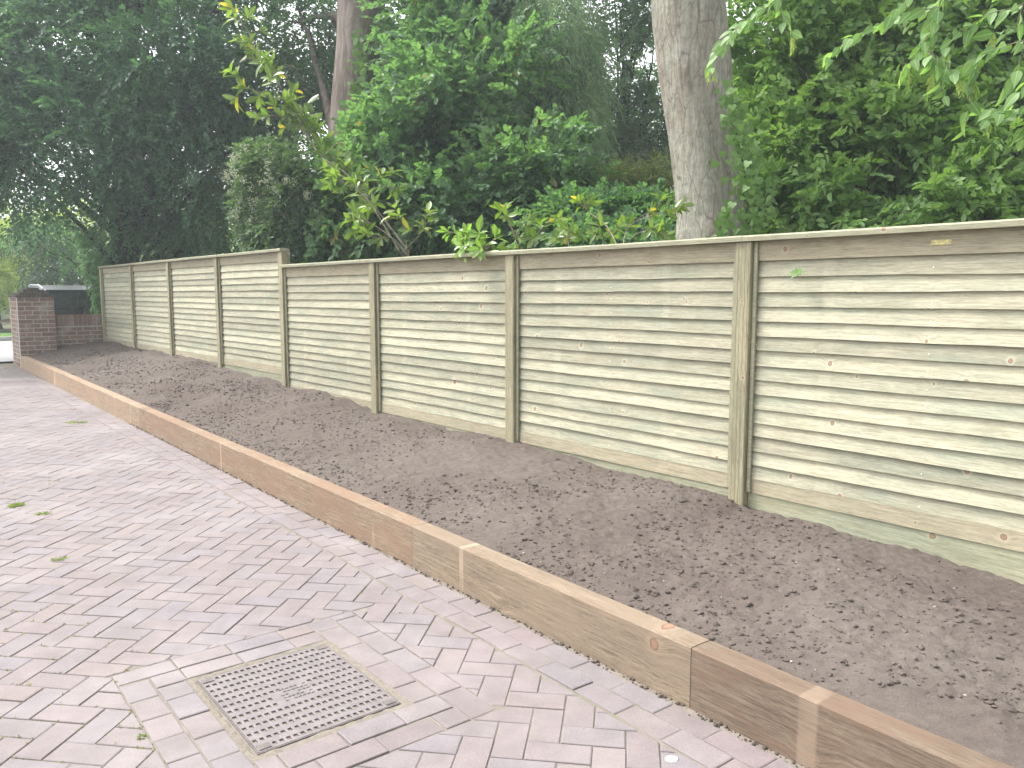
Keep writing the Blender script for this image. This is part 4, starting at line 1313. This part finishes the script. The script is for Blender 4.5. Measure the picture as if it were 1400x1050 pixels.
# ------------------------------------------------------------------ single leaves as parts
def leaf_mesh(name, mat, L, Wd, shape='oval', fold=.2, curl=.15, n=7):
    """detailed leaf: base at origin, along +y, normal +z"""
    mb = MB(); V = []
    for i in range(n):
        t = i / (n - 1)
        if shape == 'oval': w = math.sin(math.pi * min(1, t ** .8)) ** .8 * (1 - .25 * t)
        elif shape == 'laurel': w = math.sin(math.pi * t ** 1.15) ** .75
        else: w = math.sin(math.pi * t ** .6) ** .9
        w = max(w, .02) * Wd / 2
        zc = -curl * L * t * t
        V += [(-w, L * t, zc + fold * w), (0, L * t, zc), (w, L * t, zc + fold * w)]
    F = []
    for i in range(n - 1):
        F += [(i * 3, i * 3 + 1, i * 3 + 4, i * 3 + 3), (i * 3 + 1, i * 3 + 2, i * 3 + 5, i * 3 + 4)]
    V.append((0, -L * .14, .0)); V.append((.0016, 0, 0)); V.append((-.0016, 0, 0)); k = len(V)
    mb.add(V, np.array(F)); mb.f.append(np.array([[k - 3, k - 2, k - 1]])); mb.m.append(np.array([0]))
    return mb.mesh(name, mat, smooth=True, tint=True)


def ivy_mesh(mat, L):
    mb = MB(); out = [(0, 0), (.35, -.12), (.55, .12), (.36, .30), (.30, .55), (.12, .62), (0, 1.), (-.12, .62), (-.30, .55), (-.36, .30), (-.55, .12), (-.35, -.12)]
    V = [(x * L, y * L, .06 * L * abs(x) - .15 * L * y * y) for x, y in out] + [(0, .25 * L, 0)]
    mb.add(V, [(12, i, (i + 1) % 12) for i in range(12)])
    return mb.mesh('leaf', mat, smooth=True, tint=True)


def leafM(p, d, nrm, s=1.):
    d = unit(d); x = unit(np.cross(d, nrm)); z = np.cross(x, d)
    M = np.eye(4); M[:3, 0] = x * s; M[:3, 1] = d * s; M[:3, 2] = z * s; M[:3, 3] = p
    return M


def curve(pts, n=20):
    pts = np.array(pts, float); k = len(pts)
    # Catmull-Rom
    out = []
    P_ = np.vstack([2 * pts[0] - pts[1], pts, 2 * pts[-1] - pts[-2]])
    for s in range(k - 1):
        p0, p1, p2, p3 = P_[s:s + 4]
        for t in np.linspace(0, 1, n // (k - 1) + 1, endpoint=(s == k - 2)):
            out.append(.5 * ((2 * p1) + (-p0 + p2) * t + (2 * p0 - 5 * p1 + 4 * p2 - p3) * t * t + (-p0 + 3 * p1 - 3 * p2 + p3) * t ** 3))
    return np.array(out)


rl = np.random.default_rng(77)
hornm = [leaf_mesh('leaf', L_HORN, .085, .052, 'oval', f, c) for f, c in ((.25, .12), (.1, .3), (.4, .2), (.2, .45))]
lbm = [leaf_mesh('leaf', L_LAURB, .115, .048, 'laurel', f, c) for f, c in ((.3, .15), (.45, .35), (.2, .05))]
lom = [leaf_mesh('leaf', L_LAURO, .125, .048, 'laurel', f, c) for f, c in ((.3, .15), (.45, .35), (.2, .05))]


def hanging_branch(label, twigs, Y0, nleaf_per_m, seed, mats=hornm, seeds=True):
    rr = np.random.default_rng(seed)
    main = [at(*p) for p in twigs[0]]
    o = main[0]; root = empty('hornbeam_branch', o, label=label, cat='branch', group='hornbeam branches hanging in at the upper right')
    st = MB(); cnt = 0
    for ti, tw in enumerate(twigs):
        c = curve([at(*p) for p in tw], 24)
        L = np.linalg.norm(np.diff(c, axis=0), axis=1).sum()
        st.tube(c - o, np.linspace(.0055 if ti == 0 else .0032, .0012, len(c)), 6)
        nl = int(L * nleaf_per_m)
        side = 1
        subs = [(c, np.linspace(.18, 1., nl))]
        for _ in range(int(L * 3.2)):
            i = rr.integers(4, len(c) - 2); tg = unit(c[i + 1] - c[i]); d = unit(tg + rr.normal(0, .6, 3) + [0, 0, -.25])
            l = rr.uniform(.14, .34); e = c[i] + d * l + [0, 0, -.25 * l]
            sc_ = curve([c[i], (c[i] + e) / 2 + [0, 0, .02], e], 8)
            st.tube(sc_ - o, np.linspace(.002, .0008, len(sc_)), 5)
            subs.append((sc_, np.linspace(.2, 1, max(3, int(l * 34)))))
        for cc_, ts in subs:
            for t in ts:
                f_ = t * (len(cc_) - 1); i = min(int(f_), len(cc_) - 2); p = cc_[i] + (cc_[i + 1] - cc_[i]) * (f_ - i); tg = unit(cc_[i + 1] - cc_[i])
                up = unit(np.array([0, 0, 1.]) + rr.normal(0, .35, 3)); sd_ = unit(np.cross(tg, up)); side = -side
                d = unit(tg * .8 + sd_ * side * .9 + np.array([0, 0, -.35]) + rr.normal(0, .2, 3))
                if cnt < 290:
                    place('leaf', mats[rr.integers(len(mats))], root, leafM(p + d * .008 - o, d, unit(up * .35 + np.array([.15, -.8, .3]) + rr.normal(0, .45, 3)), rr.uniform(.7, 1.2))); cnt += 1
            if seeds and rr.random() < .38:
                p = cc_[-1]; V, F, t = spray_leaves(rr.normal(0, .006, (3, 3)), unit(rr.normal(0, .25, (3, 3)) + [0, 0, -1]), 7, .06, .028, ratio=.4, tdroop=.3)
                mb = MB(); mb.add(V, F, t); mb.build('seed_cluster', L_SEED, root, tint=True, loc=p - o)
    st.build('twigs', B_TWIG, root, smooth=True)
    return cnt


L_SEED = leaf_mat('hornbeam_seed_bracts', (.26, .34, .09), (.38, .44, .15), trans=.45)
hanging_branch('thin pale twig of hornbeam leaves hanging diagonally left of its neighbours from the top edge', [[(1290, -60, 4.4), (1284, 10, 4.4), (1262, 60, 4.4), (1236, 95, 4.42)], [(1284, 10, 4.4), (1230, 20, 4.5), (1180, 45, 4.6)], [(1262, 60, 4.4), (1280, 90, 4.3), (1290, 130, 4.3)]], 4.4, 30, 1)
hanging_branch('hornbeam branch reaching in level from the right edge with a drooping leafy end', [[(1480, 30, 4.2), (1400, 55, 4.2), (1345, 75, 4.25), (1330, 110, 4.3)], [(1400, 55, 4.2), (1390, 100, 4.2), (1372, 120, 4.2)], [(1450, 60, 4.1), (1415, 95, 4.1), (1396, 125, 4.1)], [(1345, 75, 4.25), (1310, 95, 4.3), (1295, 120, 4.3)]], 4.2, 30, 2)
hanging_branch('highest hornbeam spray of large leaves across the top right corner', [[(1460, -40, 4.3), (1400, 5, 4.3), (1350, 20, 4.3), (1320, 45, 4.35)], [(1400, 5, 4.3), (1385, 40, 4.3), (1360, 45, 4.3)], [(1430, -30, 4.3), (1330, -15, 4.4), (1250, -5, 4.4), (1215, 25, 4.4)]], 4.3, 28, 3)
hanging_branch('short hornbeam spray dangling in front of the big grey trunk top', [[(1110, -60, 5.2), (1065, -5, 5.2), (1030, 20, 5.2), (1005, 40, 5.2)], [(1065, -5, 5.2), (1070, 25, 5.2), (1085, 50, 5.2)]], 5.2, 30, 4)
hanging_branch('lowest hornbeam branch at the right edge hanging close above the fence capping', [[(1500, 90, 4.6), (1430, 125, 4.6), (1390, 150, 4.65), (1350, 150, 4.7)], [(1430, 125, 4.6), (1405, 165, 4.6), (1400, 190, 4.6)]], 4.6, 30, 5)


def whorl(root, o, p, d, meshes, nl, rr, s=1., spread=.9):
    for k in range(nl):
        a = k * 2.4 + rr.uniform(0, .5); 
        x = unit(np.cross(d, [0.3, .2, 1.])); y = np.cross(d, x)
        rd = x * math.cos(a) + y * math.sin(a)
        e = rr.uniform(.45, 1.25) * spread
        ld = unit(d * (1.1 - .5 * e) + rd * e + [0, 0, -.08]); nrm = unit(d - rd * .5 + [0, 0, .5] + rr.normal(0, .2, 3))
        place('leaf', meshes[rr.integers(len(meshes))], root, leafM(p - d * rr.uniform(0, .05) - o, ld, nrm, s * rr.uniform(.65, 1.15)))


def laurel(name, label, stems, meshes, seed, wh=6, side=4, s=1., lr=.012, step=.16, cat='laurel'):
    rr = np.random.default_rng(seed); main = [at(*p) for p in stems[0]]; o = main[0]
    root = empty(name, o, label=label, cat=cat); st = MB(); total = 0
    for k, stp in enumerate(stems):
        c = curve([at(*p) for p in stp], 24); L = np.linalg.norm(np.diff(c, axis=0), axis=1).sum()
        st.tube(c - o, np.linspace(lr if k == 0 else lr * .5, .003, len(c)), 7)
        tg = unit(c[-1] - c[-3]); 
        if total < 285: whorl(root, o, c[-1], tg, meshes, wh, rr, s); total += wh
        for j in range(max(1, int(L / step))):
            if total > 285: break
            i = rr.integers(3, len(c) - 2) if L > .5 else rr.integers(1, len(c) - 2)
            d = unit(unit(c[i + 1] - c[i]) * .5 + rr.normal(0, .55, 3) + [0, 0, .15])
            l = rr.uniform(.06, .2) * s; e = c[i] + d * l
            st.tube(np.array([c[i], (c[i] + e) / 2 + [0, 0, .01], e]) - o, [.004, .003, .002], 5)
            whorl(root, o, e, d, meshes, side, rr, s); total += side
    st.build('stems', B_TWIG, root, smooth=True)
    return root


laurel('laurel_branch', 'tall laurel shoot with bright leaf whorls leaning left across the dark hornbeam',
       [[(560, 345, 9.2), (500, 270, 9.4), (440, 215, 9.8), (395, 140, 10.2), (350, 60, 10.6), (318, 12, 10.9)], [(395, 140, 10.2), (350, 125, 10.2), (335, 118, 10.2)], [(415, 180, 10.), (385, 160, 10.), (365, 158, 9.9)], [(440, 215, 9.8), (465, 195, 9.7), (480, 215, 9.6)],
        [(370, 95, 10.4), (345, 80, 10.4), (325, 85, 10.3)], [(440, 215, 9.8), (470, 235, 9.4), (500, 260, 9.2)], [(375, 100, 10.4), (400, 90, 10.4), (412, 110, 10.4)]], lom, 3, wh=7, side=5, s=1.45, step=.10)
laurel('laurel_bush', 'mid green laurel clump above the fence left of the bright lime sprig',
       [[(560, 352, 8.2), (535, 325, 8.2), (505, 305, 8.2), (478, 300, 8.2)], [(560, 352, 8.2), (550, 310, 8.1), (545, 295, 8.1)], [(535, 325, 8.2), (515, 325, 8.), (500, 318, 8.)], [(550, 345, 8.1), (575, 320, 8.1), (580, 310, 8.)], [(550, 350, 8.2), (500, 270, 8.5), (470, 250, 8.6), (455, 240, 8.6)], [(500, 270, 8.5), (520, 255, 8.5), (545, 258, 8.4)]], lom, 4, wh=7, side=5, s=1.05, step=.12, cat='laurel bush')
laurel('laurel_sprig', 'brightest lime green laurel sprig spilling over the fence capping rail',
       [[(665, 372, 6.5), (660, 350, 6.3), (650, 332, 6.15), (640, 322, 6.1)], [(660, 350, 6.3), (672, 332, 6.2), (678, 322, 6.2)], [(660, 350, 6.3), (645, 340, 6.05), (632, 335, 6.0)], [(660, 345, 6.3), (662, 338, 6.), (655, 340, 5.9)], [(660, 350, 6.3), (650, 330, 6.3), (625, 322, 6.3)]], lbm, 5, wh=9, side=5, s=.95, step=.12, cat='laurel sprig')
laurel('laurel_bush', 'wide olive green laurel spreading above the fence left of the big trunk',
       [[(720, 360, 7.), (705, 325, 6.9), (695, 300, 6.9), (690, 280, 6.9)], [(720, 360, 7.), (735, 320, 6.9), (755, 300, 6.9)], [(720, 360, 7.), (760, 330, 6.8), (790, 318, 6.7)], [(705, 325, 6.9), (715, 305, 6.8), (728, 298, 6.8)], [(850, 350, 6.6), (860, 310, 7.), (900, 292, 7.2), (925, 285, 7.3)], [(850, 350, 6.6), (830, 310, 7), (805, 290, 7.2), (800, 280, 7.3)], [(850, 350, 6.6), (870, 320, 6.4), (905, 318, 6.2)], [(820, 350, 6.6), (825, 325, 6.6), (815, 318, 6.5)], [(780, 350, 6.8), (775, 320, 7), (770, 300, 7.1)]], lom, 6, wh=7, side=5, s=.85, step=.13, cat='laurel bush')


# ------------------------------------------------------------------ ivy on trunks
def ivy(label, pts, n, sp, L, Y, seed, rx=.16, extra=None):
    rr = np.random.default_rng(seed); c = curve([at(*p) for p in pts], 30); o = c[0]
    root = empty('ivy', o, label=label, cat='ivy'); st = MB(); st.tube(c - o, np.linspace(.012, .004, len(c)), 6)
    st.build('stem', B_DARK, root)
    ms = [ivy_mesh(L_IVY, L), ivy_mesh(L_IVY, L * .8)]
    for k in range(n):
        i = rr.integers(len(c)); w = rx * (1 - .5 * i / len(c))
        p = c[i] + np.array([rr.normal(0, w * .6), -abs(rr.normal(0, .06)) - .02, rr.normal(0, .05)])
        nrm = unit(np.array([rr.normal(0, .5), -1., .4 + rr.normal(0, .3)])); d = unit(np.array([rr.normal(0, .6), -.1, -1.]))
        place('leaf', ms[k % 2], root, leafM(p - o, d, nrm, rr.uniform(.6, 1.25)))


ivy('green ivy climbing the right side of the big grey trunk', [(1012, 345, 7.45), (1022, 280, 7.4), (1015, 220, 7.4), (1004, 170, 7.4), (998, 130, 7.45)], 270, 0, .075, 7.4, 1, .17)
ivy('small ivy clump at the foot of the big grey trunk above the fence', [(985, 345, 7.2), (982, 320, 7.2), (988, 300, 7.2), (992, 290, 7.2)], 60, 0, .065, 7.2, 2, .10)
ivy('ivy trailing up the pinkish trunk in the shade', [(478, 220, 12.95), (484, 150, 12.95), (492, 100, 12.95), (490, 50, 12.95)], 170, 0, .085, 13, 3, .17)
# sprig poking through the slats of the nearest panel
o = at(1072, 372, 3.95); q = (o - AF) @ VF; o = AF + VF * q - NF * .012 + np.array([0, 0, o[2]])
sp_ = empty('leaf_sprig', o, label='little green leaf sprig poking out between slats of the nearest panel', cat='leaf')
im = ivy_mesh(L_IVY, .05)
for d in ((-1, 0, -.1), (1, .0, .15), (-.2, -.3, -.6)):
    dd = VF * (-d[0]) - NF * .5 + np.array([0, 0, d[2] * .6])
    place('leaf', im, sp_, leafM(np.zeros(3), dd, -NF + np.array([0, 0, .6]), 1.))

# ------------------------------------------------------------------ weeds and moss on the drive
M_GRASS = leaf_mat('weed_blade', (.12, .16, .05), (.27, .31, .13), trans=.4)


def tuft(name, label, cat, x, y, nb, hgt, wid, group=None):
    r = at(x, y, 1.)
    t = EYE / (EYE - r[2]); o = np.array([r[0] * t, r[1] * t, 0.]); u = o @ UV; o[2] = float(bend(u)[1])
    th = rng.uniform(0, 6.28, nb); rr_ = rng.random(nb) * wid
    B = np.stack([np.cos(th) * rr_, np.sin(th) * rr_, 0 * th], -1); d = unit(np.stack([np.cos(th) * .8, np.sin(th) * .8, rng.uniform(.2, 1.2, nb)], -1))
    V, F, _ = leaf_arrays(B, d, np.tile([0, 0, 1.], (nb, 1)) + rng.normal(0, .3, (nb, 3)), hgt * rng.uniform(.6, 1.2, nb), np.full(nb, .005), .2, .3)
    mb = MB(); mb.add(V, F, np.repeat(rng.random(nb), 6))
    return tag(mb.build(name, M_GRASS, tint=True, loc=o), label, cat, group)


tuft('grass_tuft', 'largest green weed tuft in the paving joints near the left edge', 'weed', 22, 692, 90, .045, .026)
tuft('grass_tuft', 'second weed tuft just right of the largest one in the paving', 'weed', 60, 703, 50, .035, .03)
tuft('grass_tuft', 'flat little weed below the other tufts at the left of the drive', 'weed', 82, 765, 40, .03, .03)
tuft('grass_tuft', 'tiny bright seedling in the joint by the cover surround', 'weed', 195, 1008, 26, .018, .012)
tuft('grass_tuft', 'faint weeds in the far paving below the middle sleepers', 'weed', 105, 582, 90, .04, .09)
tuft('grass_tuft', 'weed at the foot of the brick pier in the soil corner', 'weed', 50, 488, 60, .08, .06)
# moss flecks following joint lines (placed on paver outlines)
nm = 42000
pi_ = rng.integers(len(polys), size=nm); B = []
for i in pi_:
    pl = polys[i]; j = rng.integers(len(pl)); t = rng.random(); a, b = pl[j], pl[(j + 1) % len(pl)]
    B.append((a[0] + (b[0] - a[0]) * t + rng.normal(0, .0018), a[1] + (b[1] - a[1]) * t + rng.normal(0, .0018)))
B = np.array(B)
msk = (vnoise(np.stack([B[:, 0] * .9, B[:, 1] * .9, 0 * B[:, 0]], -1), 12) + .25 * np.clip((1.3 - B[:, 1]), 0, 1) > .52) & (B[:, 1] < 1.75)
B = B[msk]; dn, dz = bend(B[:, 0])
W0 = UV * B[:, :1] + NV * (B[:, 1:] + dn[:, None]); W0[:, 2] = dz - .004
n = len(W0); d = unit(rng.normal(0, .7, (n, 3)) * [1, 1, .3] + [0, 0, .7])
V, F, _ = leaf_arrays(W0, d, rng.normal(0, 1, (n, 3)), rng.uniform(.006, .021, n), rng.uniform(.003, .007, n), .2, .2, True)
mb = MB(); mb.add(V, F, np.repeat(rng.random(n), 4)); mb.build('joint_moss', leaf_mat('moss', (.10, .13, .035), (.30, .29, .13), trans=.3), drive_root, tint=True, kind='stuff')
# pale blob of lime on the paving near the sleepers
r = at(918, 1038, 1.); t = EYE / (EYE - r[2]); o = np.array([r[0] * t, r[1] * t, .001])
v, f = ico(3); v = v * [.021, .016, .004] * (1 + .3 * (vnoise(v * 2 + 5)[:, None] - .5))
mb = MB(); mb.add(v, f); tag(mb.build('pale_stone', simple('pale_lime', (.72, .72, .68), .8), smooth=True, loc=o), 'flat white pebble lying on the paving near the front sleeper', 'stone')

# ------------------------------------------------------------------ house corner across the street
hp = at(-60, 400, 27); hp[2] = .1
ho = empty('brick_house', hp, rad(20), label='house whose pale eaves corner shows at the far left edge', cat='house')
mb = MB(); mb.box(-8, .2, 0, 6, 0, 3.9); mb.build('wall', simple('house_render', (.5, .47, .42), .9, nscale=6), ho)
mb = MB(); V = [(-8.4, -.4, 3.95), (.6, -.4, 3.95), (.6, 6.4, 3.95), (-8.4, 6.4, 3.95), (-6, 3, 6.2), (-2.2, 3, 6.2)]
mb.add(V, [(0, 1, 5, 4)]); mb.add(V, [(1, 2, 5)]); mb.add(V, [(2, 3, 4, 5)]); mb.add(V, [(3, 0, 4)]); mb.build('roof', simple('grey_roof_tile', (.22, .21, .21), .8, nscale=8), ho)
mb = MB(); mb.box(-8.4, .6, -.46, -.4, 3.8, 3.95); mb.box(.6, .66, -.46, 6.4, 3.8, 3.95); mb.build('gutter', simple('white_gutter', (.7, .7, .7), .5), ho)
print('leaf verts', tot, 'tris', sum(len(o.data.loops) - 2 * len(o.data.polygons) for o in SC.objects if o.type == 'MESH'))

# ------------------------------------------------------------------ air (thin haze added to soften the view and lift dark foliage)
hb = MB(); hb.box(-105, 105, -45, 165, -1.6, 14)
hm = NT('air'); pv_ = hm.n.new('ShaderNodeVolumePrincipled'); pv_.inputs['Color'].default_value = (.84, .95, .98, 1); pv_.inputs['Density'].default_value = .0032; pv_.inputs['Anisotropy'].default_value = .3
hm.l.new(pv_.outputs[0], hm.out.inputs['Volume'])
hb.build('haze', hm.m, kind='stuff')
